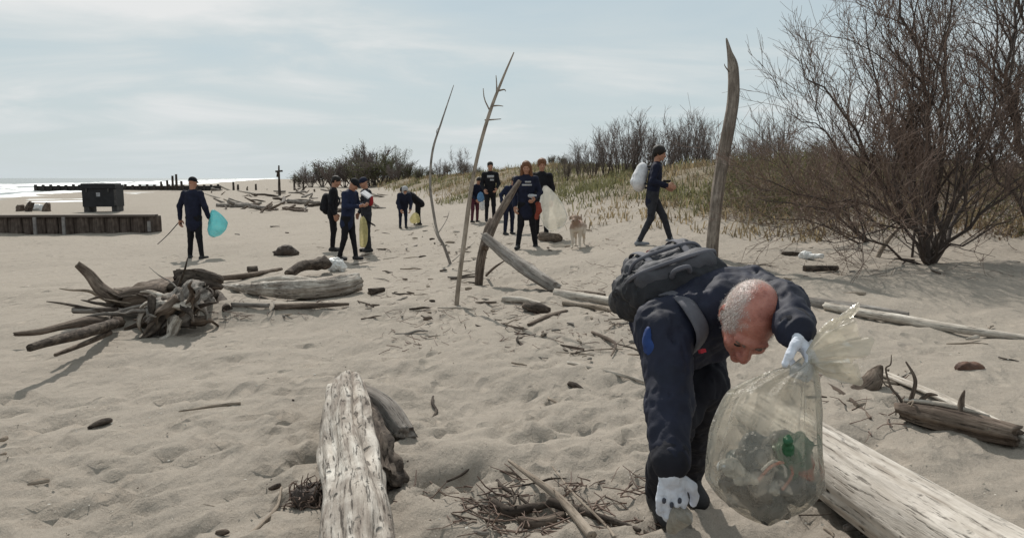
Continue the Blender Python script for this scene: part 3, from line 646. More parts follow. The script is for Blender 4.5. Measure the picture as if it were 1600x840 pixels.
# near bleached log, end towards the camera runs out of the picture
e0 = P(541, 645); e1 = P(560, 900)
A = lift(e0, .13); Bv = lift(e1, .09); ax = (Bv - A).normalized(); sd_ = Vector((0.97, 0.22, 0)).normalized()
LG = lambda f, sx_, dz: A.lerp(Bv, f) + sd_ * sx_ + Vector((0, 0, dz))
logthing('driftwood_log', 'thick bleached log with flaking dark bark lying end-on beside a forked stub', 'log',
         [A, LG(.25, .0, .01), LG(.5, -.005, 0), LG(.75, .01, 0), Bv + ax * .5], [.105, .122, .128, .132, .14], 'palerough', sides=56, n=110, seed=3, rough=.14, groove=.13, jag=.8, freq=3.0,
         stubs=[('branch_stub', [LG(.03, .05, -.02), LG(.07, .13, -.03), LG(.12, .215, -.07), LG(.20, .275, -.125), LG(.235, .30, -.135)], [.075, .078, .074, .066, .055], 'grey', dict(sides=26, n=26, rough=.16, groove=.14, jag=.7, seed=12)),
                ('bark', [LG(.02, .085, .0), LG(.15, .115, -.01), LG(.35, .135, -.02), LG(.5, .14, -.035), LG(.63, .15, -.05)], [.05, .065, .08, .095, .06], 'bark', dict(sides=24, n=40, rough=.4, groove=.3, jag=.9, flat=.6, seed=14, freq=7)),
                ('bark', [LG(.42, .14, -.06), LG(.5, .17, -.075), LG(.62, .18, -.085)], [.07, .095, .05], 'bark', dict(sides=20, n=22, rough=.5, groove=.4, jag=1.0, flat=.5, seed=19, freq=9))])
# big bleached log on the right
pts = [Vector((1.83 - .15 * y_, y_, float(G(1.79 - .15 * y_, y_)) + .125)) for y_ in (.9, 1.5, 2.1, 2.7, 3.3, 3.72)]
logthing('driftwood_log', 'big smooth bleached log with rows of small dark holes under the rubbish bag', 'log', pts, [.165, .16, .158, .152, .142, .125], 'palebig', sides=56, n=90, seed=8, rough=.05, groove=.035, jag=.5, freq=1.6,
         stubs=[('branch_stub', [pts[1] + Vector((.06, 0, .13)), pts[1] + Vector((.10, .03, .19)), pts[1] + Vector((.12, .05, .215))], [.05, .04, .03], 'grey', dict(sides=14))])
# split brown log with twigs to the right
a_, b_ = lift(P(1408, 655), .055), lift(P(1600, 700), .05); D_ = b_ - a_
def on(f, dx=0, dz=0): return a_ + D_ * f + Vector((0, dx, dz))
logthing('driftwood_log', 'short dark brown log with a broken twiggy end and snapped side shoots', 'log', [on(0), on(.3), on(.7), on(.93)], [.05, .068, .066, .055], 'brown', sides=26, n=40, seed=21, rough=.16, groove=.16, jag=.7,
         stubs=[('twig', [on(.04), on(.0, .04, .06), on(-.06, .06, .10), on(-.10, .08, .19), on(-.04, .1, .22), on(-.02, .12, .27)], [.011, .008, .007, .005, .004, .002], 'brown'), ('twig', [on(-.06, .06, .10), on(-.12, .06, .11), on(-.17, .08, .16)], [.006, .004, .002], 'brown'), ('twig', [on(.02, .0, .02), on(.05, -.05, .07), on(-.01, -.1, .05), on(-.03, -.14, .08)], [.008, .006, .004, .002], 'tan'),
                ('twig', [on(.06, 0, .03), on(.16, .06, .16), on(.10, .1, .25)], [.014, .010, .004], 'brown'),
                ('twig', [on(.12, 0, .03), on(.26, .05, .10), on(.36, .06, .11)], [.016, .012, .004], 'brown'),
                ('twig', [on(.5, 0, .04), on(.53, .03, .11), on(.55, .03, .17)], [.024, .015, .003], 'brown'),
                ('twig', [on(.02, -.02, .0), on(-.06, -.03, .02), on(-.1, -.05, -.03)], [.014, .009, .004], 'pale'),
                ('bark', [on(.05, .02, .05), on(.4, .02, .072), on(.75, .02, .062)], [.02, .025, .015], 'pale', dict(flat=.5, rough=.3, groove=.3))])
def pole(name, label, uv, r, m, dz=None, cat='pole', seed=0, **kw):
    pts = [lift(P(u, v), (r[i] if isinstance(r, list) else r) * .7 if dz is None else dz) for i, (u, v) in enumerate(uv)]
    rr_ = r if isinstance(r, list) else [r, r * .95, r * .8]
    return logthing(name, label, cat, pts, rr_, m, seed=seed, sides=kw.pop('sides', 12), **kw)
pole('driftwood_plank', 'pale split plank lying behind the dark brown twiggy log', [(1378, 588), (1480, 632), (1612, 697)], [.035, .04, .04], 'pale', seed=31, flat=.45, up=(0, 0, 1))
pole('driftwood_pole', 'long pale pole lying across the sand past the rubbish bag', [(1290, 483), (1400, 503), (1500, 519), (1640, 537)], [.040, .045, .035, .022], 'pale', seed=32)
pole('driftwood_pole', 'pale pole with peeling grey side lying behind the long pale pole', [(1245, 474), (1330, 486), (1420, 497)], [.045, .05, .03], 'grey', seed=33)
pole('driftwood_plank', 'bleached plank lying on the sand beside the man with the backpack', [(868, 463), (930, 472), (992, 483), (1060, 494)], [.055, .05, .05, .04], 'pale', seed=34)
pole('driftwood_plank', 'second bleached plank just below the plank beside the man', [(880, 476), (940, 484), (1000, 494)], [.03, .03, .025], 'tan', seed=35)
pole('driftwood_stick', 'dark stick lying along the far edge of the bleached planks', [(884, 459), (915, 461), (945, 463)], [.03, .03, .02], 'brown', seed=36)
pole('driftwood_stick', 'short pale broken stick lying below the fallen grey log', [(785, 470), (815, 472), (845, 479)], [.03, .035, .03], 'pale', seed=37)
pole('driftwood_stick', 'dark hollow bark piece lying beside the bleached planks', [(820, 482), (840, 487), (858, 488)], [.04, .06, .03], 'bark', seed=38)
pole('driftwood_stick', 'grey stick pointing up the beach below the dark bark piece', [(826, 510), (855, 500), (885, 488)], [.02, .035, .02], 'brown', seed=39)
pole('driftwood_stick', 'thin straight pale stick lying on smooth sand left of the man', [(888, 568), (950, 582), (1010, 598)], [.014, .013, .010], 'pale', seed=40)
pole('driftwood_stick', 'short dark chip of wood lying below the thin straight pale stick', [(889, 601), (900, 606), (912, 611)], [.015, .02, .01], 'bark', seed=41)
pole('driftwood_stick', 'crooked dark twig lying above the thin straight pale stick', [(925, 520), (950, 532), (962, 540), (955, 556)], [.012, .018, .012, .006], 'brown', seed=42)
# foreground bare branches
pole('driftwood_branch', 'long thin pale-sided branch in the front sand pointing at the camera', [(795, 730), (838, 762), (878, 795), (925, 850)], [.006, .014, .018, .02], 'tan', dz=.035, seed=43)
pole('driftwood_branch', 'thin dry twig lying crossed over the long thin branch', [(862, 737), (895, 780), (945, 830), (960, 850)], [.003, .005, .006, .006], 'tan', dz=.03, seed=44)
pole('driftwood_branch', 'dark forked stick half buried beside the long thin branch', [(770, 786), (795, 803), (830, 797), (862, 790)], [.014, .022, .02, .01], 'bark', dz=.012, seed=45)
pole('driftwood_branch', 'dark twig running from the long thin branch to the gloved hand', [(858, 790), (905, 806), (960, 822), (1000, 836)], [.022, .02, .012, .008], 'bark', dz=.02, seed=46)
pole('driftwood_branch', 'brown root piece half buried under the long thin branch', [(812, 812), (845, 818), (880, 805)], [.018, .03, .02], 'brown', dz=0.0, seed=47)
pole('driftwood_stick', 'pale crooked stick leaning on the sand left of the near log', [(440, 768), (432, 800), (405, 830), (380, 850)], [.005, .009, .009, .01], 'tan', dz=.02, seed=48)
for i, uv in enumerate([[(640, 765), (672, 782), (705, 805), (745, 815)], [(725, 770), (752, 795), (775, 812)], [(672, 755), (690, 772), (720, 790), (770, 822)]]):
    pole('driftwood_twig', 'thin dark twig tangled in the sand right of the near log', uv, [.004, .005, .004, .003], 'brown', dz=.01, seed=50 + i, cat='twig', sides=6)['group'] = 'tangled twigs by the near log'
# dark root tuft beside the near log
g = P(481, 785); th_ = thing('root_clump', 'small dark tangle of dry roots against the near log', 'roots', g); rr = random.Random(4); T = Tubes()
for k in range(130):
    q_, _ = poly(Vector((rr.gauss(0, .03), rr.gauss(0, .03), rr.uniform(-.01, .05))), Vector((rr.gauss(0, 1), rr.gauss(0, 1), rr.gauss(.3, .7))), rr.uniform(.05, .12), 5, .5, -.05, rr); T.add(q_, .0045, .002, 4)
obj('roots', T.mesh('roots'), M['twig'], th_)
V_, F_ = sdf([ell((0, 0, .02), (.055, .05, .05)), ell((.03, .02, .0), (.05, .04, .05))], .008, .02, wr=.03, wf=(26, 26, 26), seed=3); obj('core', mesh('core', V_, F_), M['trunkbark'], th_)
# upright sticks
def upright(name, label, base, uvs, rad, m, twigs=(), seed=0, cat='stick', sides=12):
    b0 = P(*base); zc = (b0 - CAM).dot(FW); pts = [lift(b0, -.12)] + [Q(u, v, zc + dz) for u, v, dz in uvs]
    st = [('twig', [Q(u, v, zc + dz) for u, v, dz in tw], [.010, .007, .004], m, dict(sides=6, n=6)) for tw in twigs]
    return logthing(name, label, cat, pts, rad, m, stubs=st, seed=seed, sides=sides, n=40)
upright('upright_stick', 'tall thin bare stick planted in sand with twigs near its top', (712, 476), [(717, 440, 0), (726, 370, 0), (737, 292, 0), (750, 228, 0), (768, 168, .05), (786, 122, .1), (803, 82, .1)], [.026, .026, .025, .023, .02, .018, .014, .006], 'tan', [
    [(765, 172, .05), (757, 155, .02), (755, 138, 0)], [(776, 146, .06), (776, 132, .1), (775, 118, .12)], [(768, 166, .05), (778, 165, 0), (786, 166, -.05)], [(779, 142, .06), (788, 140, .1), (790, 143, .1)], [(758, 188, .04), (770, 187, .1), (783, 186, .1)]], 61)
upright('upright_stick', 'thinner crooked stick standing farther up the beach with a forked foot', (707, 412), [(694, 385, 0), (684, 365, 0), (677, 330, 0), (672, 285, 0), (676, 235, 0), (690, 190, 0), (709, 133, .1)], [.03, .026, .025, .024, .022, .02, .016, .006], 'grey', [
    [(683, 212, 0), (682, 205, .1), (685, 200, .1)], [(690, 380, 0), (684, 372, .2), (676, 350, .3)], [(707, 408, 0), (722, 395, .3), (742, 378, .6)], [(684, 365, 0), (697, 345, .4), (702, 330, .5)]], 62)
upright('driftwood_post', 'tall thick curved driftwood post with a spiked top standing in sand', (1113, 405), [(1113, 380, 0), (1119, 320, 0), (1128, 255, 0), (1139, 200, 0), (1146, 150, 0), (1145, 105, 0), (1140, 82, 0), (1135, 60, 0)], [.085, .082, .083, .085, .085, .08, .07, .035, .010], 'postwood', [[(1136, 245, -.05), (1148, 228, -.2), (1150, 226, -.25)], [(1139, 112, -.05), (1133, 104, -.1), (1132, 100, -.12)]], 63, 'post', 26)
# lean-to of a post and a fallen log
upright('driftwood_post', 'short thick brown driftwood post propping up the fallen grey log', (747, 443), [(750, 420, 0), (755, 390, 0), (762, 360, .1), (768, 345, .2)], [.06, .062, .06, .055, .05], 'brown', (), 64, 'post', 18)
b0 = P(760, 420)
logthing('driftwood_pole', 'slanting brown pole leaning up from the fallen grey log', 'pole', [Q(757, 388, 9.6), Q(772, 350, 9.8), Q(790, 317, 10.0), Q(812, 283, 10.2)], [.05, .055, .05, .03], 'brown', seed=65, sides=16, n=30)
c0, c1 = Q(757, 370, 9.3), lift(P(868, 458), .05)
logthing('driftwood_log', 'smooth grey fallen log slanting down from the short brown post', 'log', [c0, c0.lerp(c1, .3) + Vector((0, 0, -.02)), c0.lerp(c1, .62) + Vector((0, 0, -.03)), c1], [.055, .075, .08, .06], 'grey', seed=66, sides=28, n=60, rough=.18, groove=.12, jag=1.2)
logthing('driftwood_branch', 'thin branch sticking out from the short brown post', 'branch', [lift(P(760, 432), .02), Q(772, 418, 9.2), Q(790, 406, 9.3)], [.02, .016, .006], 'brown', seed=67)
logthing('driftwood_stub', 'short dark log lying on sand between the woman and the dog', 'log', [lift(P(846, 376), .09), lift(P(872, 378), .08)], [.10, .095], 'brown', seed=68, n=10)
upright('driftwood_stick', 'grey stick leaning out of the sand beneath the large tamarisk', (1364, 403), [(1385, 378, .05), (1412, 348, .1)], [.035, .033, .02], 'tan', (), 69)
# pile with root stump on the left
def PL(u, v, h): return lift(P(u, v), h)
s0 = P(262, 520); zc0 = (s0 - CAM).dot(FW)
rr = random.Random(12)
stub = []
for k in range(34):
    a = rr.uniform(-.2, 3.5); e_ = rr.uniform(-.9, .35); st_ = Q(rr.uniform(235, 300), rr.uniform(462, 500), zc0 - .02 + rr.uniform(-.1, .15))
    d_ = Vector((math.cos(a) * .9 - .25, -abs(math.sin(a)) * .7, e_)); q_, _ = poly(st_, d_, rr.uniform(.22, .52), 5, .34, -.10, rr)
    for p_ in q_: p_.z = max(p_.z, float(G(p_.x, p_.y)) - .02)
    r_ = rr.uniform(.025, .065); stub.append(('root', q_, [r_, r_ * .8, r_ * .7, r_ * .5, r_ * .3, r_ * .12], rr.choice(['brown', 'bark', 'grey', 'grey', 'pale', 'brown']), dict(sides=11, n=16, rough=.4, groove=.35, freq=9)))
st = logthing('root_stump', 'torn up tree stump with gnarled roots in the driftwood pile', 'stump', [Q(244, 498, zc0 + .02), Q(262, 488, zc0), Q(290, 470, zc0 + .15), Q(318, 455, zc0 + .35)], [.11, .16, .15, .10], 'grey', stubs=stub, seed=71, sides=34, n=40, rough=.5, groove=.45, jag=1.0, freq=8)
for k in range(26):
    u_ = rr.uniform(170, 330); g_ = P(u_, rr.uniform(482, 516) - abs(u_ - 250) * .1); a = rr.uniform(2.2, 5.2); l_ = rr.uniform(.3, .85); up_ = rr.uniform(.02, .45)
    q_, _ = poly(lift(g_, rr.uniform(.0, .16)), Vector((math.cos(a), math.sin(a) * .6, up_)), l_, 5, .14, -.05, rr)
    for p_ in q_: p_.z = max(p_.z, float(G(p_.x, p_.y)) + .01)
    r_ = rr.uniform(.010, .028); logthing('driftwood_branch', 'thin splintered branch sticking out of the driftwood pile around the stump', 'branch', q_, [r_, r_, r_ * .8, r_ * .7, r_ * .5, r_ * .2], rr.choice(['brown', 'bark', 'grey', 'tan']), group='thin branches in the driftwood pile', seed=700 + k, sides=8, n=12, rough=.3)
logthing('driftwood_log', 'dark rotten log end sitting on top of the driftwood pile', 'log', [Q(278, 440, zc0 + .9), Q(300, 437, zc0 + .9), Q(330, 440, zc0 + 1.0), Q(345, 444, zc0 + 1.2)], [.13, .15, .12, .05], 'bark', seed=72, sides=24, rough=.35, groove=.25, jag=.8, n=20, freq=4)
logthing('driftwood_log', 'grey brown trunk running through the driftwood pile behind the stump', 'log', [PL(178, 478, .12), Q(205, 468, zc0 + .6), Q(240, 456, zc0 + .8), PL(290, 462, .15)], [.09, .13, .14, .11], 'brown', seed=73, sides=22, rough=.25, n=24, jag=.6)
logthing('driftwood_branch', 'thick dark branch rising steeply from the driftwood pile', 'branch', [PL(195, 490, .0), Q(182, 468, zc0 + .5), Q(158, 450, zc0 + .5), Q(140, 428, zc0 + .5), Q(121, 412, zc0 + .45)], [.08, .075, .06, .05, .035], 'brown', seed=74, sides=16, rough=.2)
logthing('driftwood_plank', 'straight weathered grey board sticking out of the driftwood pile', 'plank', [PL(225, 500, .06), Q(165, 485, zc0 + .3), Q(114, 485, zc0 + .25)], [.04, .036, .03], 'grey', seed=75, sides=10, rough=.04)
logthing('driftwood_branch', 'long thin dark branch reaching out flat from the driftwood pile', 'branch', [PL(190, 512, .05), PL(140, 524, .12), PL(105, 532, .13), PL(65, 540, .12), PL(24, 542, .11)], [.05, .05, .035, .03, .018], 'brown', seed=76, sides=12, rough=.2)
logthing('driftwood_branch', 'dark branch reaching down from the driftwood pile above its own shadow', 'branch', [PL(180, 522, .10), PL(140, 556, .19), PL(100, 580, .24), PL(52, 604, .26)], [.05, .042, .034, .026], 'bark', seed=77, sides=12, rough=.2)
logthing('driftwood_branch', 'thin side branch forking below the dark branch of the pile', 'branch', [PL(172, 530, .06), PL(130, 558, .10), PL(88, 578, .11)], [.024, .02, .012], 'brown', seed=78, sides=10)
logthing('driftwood_stick', 'short thick stick poking out of the sand drift beside the stump', 'stick', [Q(322, 458, zc0 + .5), PL(340, 470, .08), PL(356, 484, .0)], [.06, .06, .05], 'bark', seed=79, sides=14)
logthing('driftwood_log', 'long pale sun-bleached log with a dark underside beyond the pile', 'log', [PL(352, 452, .05), PL(400, 462, .10), PL(450, 468, .13), PL(520, 466, .14), PL(562, 458, .16)], [.04, .08, .13, .135, .10], 'palerough', seed=80, sides=36, n=70, rough=.20, groove=.12, jag=.9)
logthing('driftwood_log', 'flat pale slab of wood lying behind the long bleached log', 'log', [PL(395, 448, .05), PL(440, 446, .09), PL(500, 449, .08)], [.05, .08, .05], 'pale', seed=81, sides=16)
logthing('driftwood_log', 'dark rotten chunk of wood propped on the pale slab', 'log', [PL(450, 440, .10), PL(478, 434, .2), PL(505, 430, .2), PL(512, 425, .14)], [.07, .10, .12, .06], 'bark', seed=82, sides=18, rough=.4)
logthing('driftwood_branch', 'grey branch lying behind the pale slab', 'branch', [PL(345, 440, .06), PL(385, 436, .06), PL(440, 425, .06)], [.04, .05, .03], 'brown', seed=83, sides=12)
logthing('driftwood_stub', 'small dark stub of wood lying before the white bag', 'stub', [PL(388, 428, .06), PL(402, 427, .07)], [.08, .07], 'bark', seed=84, n=8)
logthing('driftwood_stick', 'thin dark stick lying below the long bleached log', 'stick', [PL(430, 484, .03), PL(480, 482, .03), PL(545, 478, .02)], [.03, .03, .015], 'brown', seed=85)
logthing('driftwood_stick', 'small bark scrap lying past the end of the long bleached log', 'stick', [PL(578, 462, .05), PL(600, 458, .05)], [.05, .03], 'bark', seed=86, n=8)
logthing('driftwood_stick', 'short grey stick in the sand drift below the long bleached log', 'stick', [PL(362, 478, .02), PL(420, 482, .03)], [.02, .025], 'grey', seed=87, n=12)
V_, F_ = sdf([ell((0, 0, .09), (.22, .17, .14)), ell((.12, 0, .05), (.18, .15, .10)), ell((-.15, 0, .04), (.15, .14, .09))], .02, .05, wr=.05, wf=(9, 9, 9), seed=5)
tag(obj('rotten_stump', mesh('rotten_stump', V_, F_), M['brown2'] if 'brown2' in M else mat('rotten_wood', (.075, .055, .045), (.035, .027, .022), bump=.6), loc=P(447, 399)), 'rounded brown rotten stump alone on the open sand', 'stump')
# small scattered sticks and chips
rr = random.Random(77)
protos = []
for k in range(9):
    ln = [.25, .4, .15, .6, .3, .2, .12, .5, .35][k]; r_ = [.014, .016, .02, .018, .02, .03, .025, .012, .028][k]; pts = [Vector((-ln / 2, 0, r_ * .5))]
    for j in range(3): pts.append(pts[-1] + Vector((ln / 3, rr.gauss(0, .07) * ln, rr.gauss(0, .03) * ln)))
    protos.append(log_mesh('driftwood_stick', pts, [r_ * .7, r_, r_ * .9, r_ * .4], sides=7, n=9, seed=200 + k, rough=.25))
zones = [((560, 440), (790, 520), 32), ((560, 360), (760, 440), 56), ((760, 470), (1000, 560), 40), ((640, 500), (980, 640), 10), ((340, 470), (600, 500), 10), ((780, 740), (1040, 838), 14), ((1240, 560), (1420, 640), 12), ((1180, 380), (1600, 440), 16), ((640, 330), (960, 400), 30), ((0, 600), (480, 840), 9), ((620, 700), (800, 838), 8), ((1300, 440), (1600, 600), 8), ((340, 330), (560, 420), 8), ((1270, 770), (1400, 838), 7)]
wm = ['brown', 'grey', 'bark', 'tan', 'grey', 'brown', 'pale', 'bark', 'tan']
stickm = {}
ZT = ['on the sand left of the fallen grey log', 'on the sand around the thinner crooked stick', 'around the bleached planks beside the man', 'on the smooth sand before the bleached planks', 'below the long bleached log', 'in the debris around the long thin front branch', 'behind the big bleached log', 'on the sand under the tamarisks', 'at the feet of the people by the leaning poles', 'on the rippled sand left of the near log', 'in the sand right of the near log', 'on the open sand beyond the brown twiggy log', 'on the open sand behind the driftwood pile', 'under the near side of the big bleached log']
WN = dict(brown='brown', grey='grey', bark='dark bark', tan='tan', pale='pale')
for zi, ((u0, v0), (u1, v1), cnt) in enumerate(zones):
    for k in range(cnt):
        g = P(rr.uniform(u0, u1), rr.uniform(v0, v1)); i = rr.randrange(9); mm = wm[rr.randrange(9)]; key = (i, mm)
        if key not in stickm: me = protos[i].copy(); me.materials.clear(); me.materials.append(M[mm]); stickm[key] = me
        o = obj('driftwood_stick', stickm[key], loc=g); dd = (g - CAM).length; s = rr.uniform(.35, .9) * (0.5 + .045 * min(dd, 24)); o.scale = (s, s, s)
        o.rotation_euler = (rr.gauss(0, .12), rr.gauss(0, .08), rr.uniform(0, 6.28)); tag(o, 'small loose ' + WN[mm] + ' stick ' + ZT[zi], 'stick', 'loose ' + WN[mm] + ' sticks ' + ZT[zi])
# far driftwood field
fl = []
for k in range(6):
    ln = rr.uniform(1.2, 2.6); r_ = rr.uniform(.07, .16); fl.append(log_mesh('far_driftwood', [Vector((-ln / 2, 0, r_ * .8)), Vector((0, rr.gauss(0, .12), r_ + rr.uniform(0, .15))), Vector((ln / 2, rr.gauss(0, .2), r_ * .8 + rr.uniform(0, .4)))], [r_, r_ * .9, r_ * .5], sides=8, n=10, seed=300 + k, rough=.25))
for k, mm in enumerate(['brown', 'pale', 'grey', 'brown', 'grey', 'bark']): fl[k].materials.append(M[mm])
for k in range(95):
    u = rr.uniform(330, 600); v = rr.uniform(296, 330) if rr.random() < .8 else rr.uniform(326, 332)
    if v > 318 and u < 350: continue
    o = obj('far_driftwood', fl[rr.randrange(6)], loc=P(u, v)); s = rr.uniform(.45, 1.15); o.scale = (s, s, s); o.rotation_euler = (0, rr.gauss(0, .2), rr.uniform(0, 6.28))
    tag(o, 'driftwood log in the far litter of logs up the beach', 'log', 'driftwood litter far up the beach')
# twigs too fine to count
B = []; T = Tubes()
for (u0, v0), (u1, v1), cnt in [((600, 400), (1000, 550), 420), ((740, 750), (1030, 838), 120), ((560, 340), (980, 400), 260), ((1180, 390), (1600, 440), 130), ((1250, 580), (1420, 680), 50), ((200, 460), (620, 500), 90), ((640, 760), (800, 820), 40)]:
    for k in range(cnt):
        g = P(rr.uniform(u0, u1), rr.uniform(v0, v1)); l_ = rr.uniform(.04, .2); q_, _ = poly(lift(g, .006), Vector((rr.gauss(0, 1), rr.gauss(0, 1), .05)), l_, 3, .2, 0, rr); w_ = rr.uniform(.002, .005); T.add(q_, w_, w_ * .6, 4)
tag(obj('twig_litter', T.mesh('twig_litter'), M['twig']), 'fine dark twig litter strewn over the sand', 'twigs', kind='stuff')
# shell grit
rq = np.random.default_rng(15); n_ = 1500; zc_ = 1.7 * np.exp(rq.uniform(0, math.log(7), n_)); gx = rq.uniform(-.8, .8, n_) * zc_; gz = G(gx, zc_) + .012
a_ = rq.normal(0, 1, (n_, 3)); a_[:, 2] *= .3; a_ /= np.linalg.norm(a_, axis=1)[:, None]; b_ = np.cross(a_, rq.normal(0, 1, (n_, 3))); b_ /= np.linalg.norm(b_, axis=1)[:, None]; s_ = rq.uniform(.003, .009, n_)[:, None]; c_ = np.column_stack([gx, zc_, gz]); nn_ = np.cross(a_, b_) * s_ * .5
V_ = np.stack([c_ - a_ * s_, c_ - b_ * s_ * .7, c_ + a_ * s_, c_ + b_ * s_ * .7, c_ + nn_], 1).reshape(-1, 3); o5 = np.arange(n_)[:, None] * 5
M['shell'] = leafmat('shell_grit', (.48, .45, .40), (.08, .06, .05), .1)
tag(obj('shell_grit', mesh('shell_grit', V_, np.concatenate([o5 + np.array([[0, 1, 4]]), o5 + np.array([[1, 2, 4]]), o5 + np.array([[2, 3, 4]]), o5 + np.array([[3, 0, 4]])])), M['shell']), 'tiny shell and wood grit strewn over the near sand', 'grit', kind='stuff')
# ================================================================== BEACH STRUCTURES
# timber groyne
M['groyne'] = wood('weathered_groyne_timber', (0.035, 0.027, 0.023), (0.085, 0.066, 0.056), (0.15, 0.122, 0.105), gs=10)
g0, g1 = P(-40, 365), P(246, 363); dirv = Vector((g1.x - g0.x, g1.y - g0.y, 0)); gl_ = dirv.length; ang = math.atan2(dirv.y, dirv.x)
th_ = thing('timber_groyne', 'low dark timber groyne of stout planks running towards the sea', 'groyne', (g0.x, g0.y, min(g0.z, g1.z)), ang)
rr = random.Random(31); x = 0; k = 0
while x < gl_ - .05:
    w = rr.uniform(.34, .5); h = .54 + rr.uniform(-.02, .02)
    pts = [Vector((x + w / 2, rr.gauss(0, .015), -.25)), Vector((x + w / 2, 0, h * .5)), Vector((x + w / 2, rr.gauss(0, .01), h))]
    me = log_mesh('plank', pts, [w * .53, w * .53, w * .52], sides=12, n=6, seed=400 + k, rough=.03, groove=.03, jag=.04, flat=.45, up=(0, 1, 0)); obj('plank', me, M['groyne'], th_); x += w; k += 1
bx_ = Boxes(); bx_.add((gl_ / 2, -.03, .56), (gl_, .34, .07)); obj('cap_rail', bx_.mesh('cap_rail'), M['timber'] if 'timber' in M else mat('wet_rail', (.11, .088, .075), (.06, .047, .04), bump=.4, scale=6, stretch=(.15, 1, 1)), th_)
for u in (62, 102, 230):
    p = P(u, 365); t_ = (Vector((p.x, p.y, 0)) - Vector((g0.x, g0.y, 0))).dot(dirv.normalized()); bx_ = Boxes(); bx_.add((t_, -.28, .22), (.09, .05, .62 if u != 230 else .34)); obj('metal_strap', bx_.mesh('metal_strap'), M['galv'] if 'galv' in M else mat('weathered_strap', (.24, .23, .22), (.15, .14, .14), bump=.2), th_)
# far groyne
d_ = 118.0
def far_wall(u0, u1, d, z0, z1, thick): return None
a_, b_ = Q(55, 297, d_), Q(345, 297, d_ * 1.05); th_ = thing('far_groyne', 'long dark groyne far along the shore reaching into the water', 'groyne', (a_.x, a_.y, -1.2), math.atan2(b_.y - a_.y, b_.x - a_.x)); ln = (Vector((b_.x, b_.y)) - Vector((a_.x, a_.y))).length
bb = Boxes(); bb.add((ln / 2, 0, .55), (ln, .9, 1.25)); M['farwood'] = mat('tarred_timber', (.055, .048, .044), (.028, .025, .024), bump=.4, scale=1.5); obj('wall', bb.mesh('wall'), M['farwood'], th_)
for k in range(26):
    bb = Boxes(); bb.add((.3 + k * (ln - .6) / 25, -.55, .6 + rr.uniform(-.05, .12)), (.35, .3, 1.5)); obj('pile', bb.mesh('pile'), M['farwood'], th_)
rr = random.Random(44)
for u, h in ((262, .9), (270, 1.5), (276, 1.7), (284, .8), (252, .7), (365, 1.2), (372, .8), (400, .9), (460, 1.6), (474, 1.3)):
    p = P(u, 297) if u > 350 else Q(u, 292, 116); me = log_mesh('mooring_post', [Vector((0, 0, -.3)), Vector((rr.gauss(0, .05), 0, h * 1.15))], [.2, .17], sides=8, n=5, seed=int(u)); tag(obj('mooring_post', me, M['wet'], loc=p), 'distant dark wooden post standing along the far shore', 'post', 'distant posts along the shore')
# black box bin with lid
p = P(163, 331); s = 2.25
th_ = thing('beach_bin', 'large black box bin with overhanging lid on the beach by the sea', 'bin', lift(p, -.03), R(8))
M['black'] = mat('black_painted_metal', (.016, .017, .020), (.009, .0095, .011), rough=.6, bump=.15, scale=3); M['blackworn'] = mat('worn_black_edge', (.075, .072, .07), (.03, .03, .031), rough=.7, bump=.2)
bb = Boxes(); bb.add((0, 0, .92), (1.95, 1.25, 1.10)); bin_body = obj('body', bb.mesh('body'), M['black'], th_)
bb = Boxes(); bb.add((-.08, 0, 1.60), (2.12, 1.4, .22)); bb.add((-.08, 0, 1.75), (1.9, 1.2, .08)); obj('lid', bb.mesh('lid'), M['black'], th_)
for sx_ in (-.8, .8):
    bb = Boxes(); bb.add((sx_, 0, .19), (.3, 1.1, .38)); obj('leg', bb.mesh('leg'), M['blackworn'], th_)
bb = Boxes(); bb.add((.92, -.635, .95), (.12, .03, .95)); obj('corner_strip', bb.mesh('corner_strip'), M['blackworn'], bin_body)
bb = Boxes(); bb.add((-.05, -.635, 1.12), (.22, .02, .24)); obj('sign_plate', bb.mesh('sign_plate'), mat('sign_plate', (.33, .34, .36), (.2, .2, .22), bump=0), bin_body)
bb = Boxes(); [bb.add((sx_, -.66, 1.38), (.06, .06, .2)) for sx_ in (-.7, .55)]; obj('hinge', bb.mesh('hinge'), M['blackworn'], th_)
# small things near the waterline
for k, (u, mm, lab) in enumerate([(32, 'brown', 'low brown lump of wood near the waterline'), (45, 'bark', 'small dark stump with a pale side near the waterline'), (72, 'brown', 'squat brown stump nearest the black bin on the waterline')]):
    q_ = P(u, 330); logthing('shore_stump', lab, 'stump', [lift(q_, -.1), lift(q_, .25) + Vector((.05, 0, 0)), lift(q_, [.25, .55, .5][k]) + Vector((.2, 0, 0))], [.24, .22, .14], mm, seed=500 + k, n=8, sides=12, rough=.4)
V_, F_ = sdf([ell((0, 0, .18), (.42, .3, .22)), ell((.25, 0, .1), (.3, .2, .14))], .04, .06, wr=.08, wf=(5, 5, 5), seed=8); M['whiteplastic'] = mat('white_plastic', (.72, .72, .70), (.55, .55, .54), rough=.45, bump=.2)
tag(obj('litter_bag', mesh('litter_bag', V_, F_), M['whiteplastic'], loc=P(58, 329)), 'pale crumpled bag lying between the small stumps near the water', 'bag')
V_, F_ = sdf([ell((0, 0, .11), (.17, .15, .14)), ell((.08, 0, .06), (.13, .12, .08)), ell((-.07, .02, .17), (.07, .06, .08))], .012, .04, wr=.035, wf=(14, 14, 14), seed=8)
tag(obj('litter_bag', mesh('litter_bag', V_, F_), M['whiteplastic'], loc=P(524, 423)), 'crumpled white plastic bag sitting beyond the pale bleached log', 'bag')
V_, F_ = sdf([cap((-.16, 0, .03), (.12, 0, .05), .045, .03), ell((-.12, .03, .05), (.08, .07, .05))], .01, .03, wr=.02, wf=(22, 22, 22), seed=9)
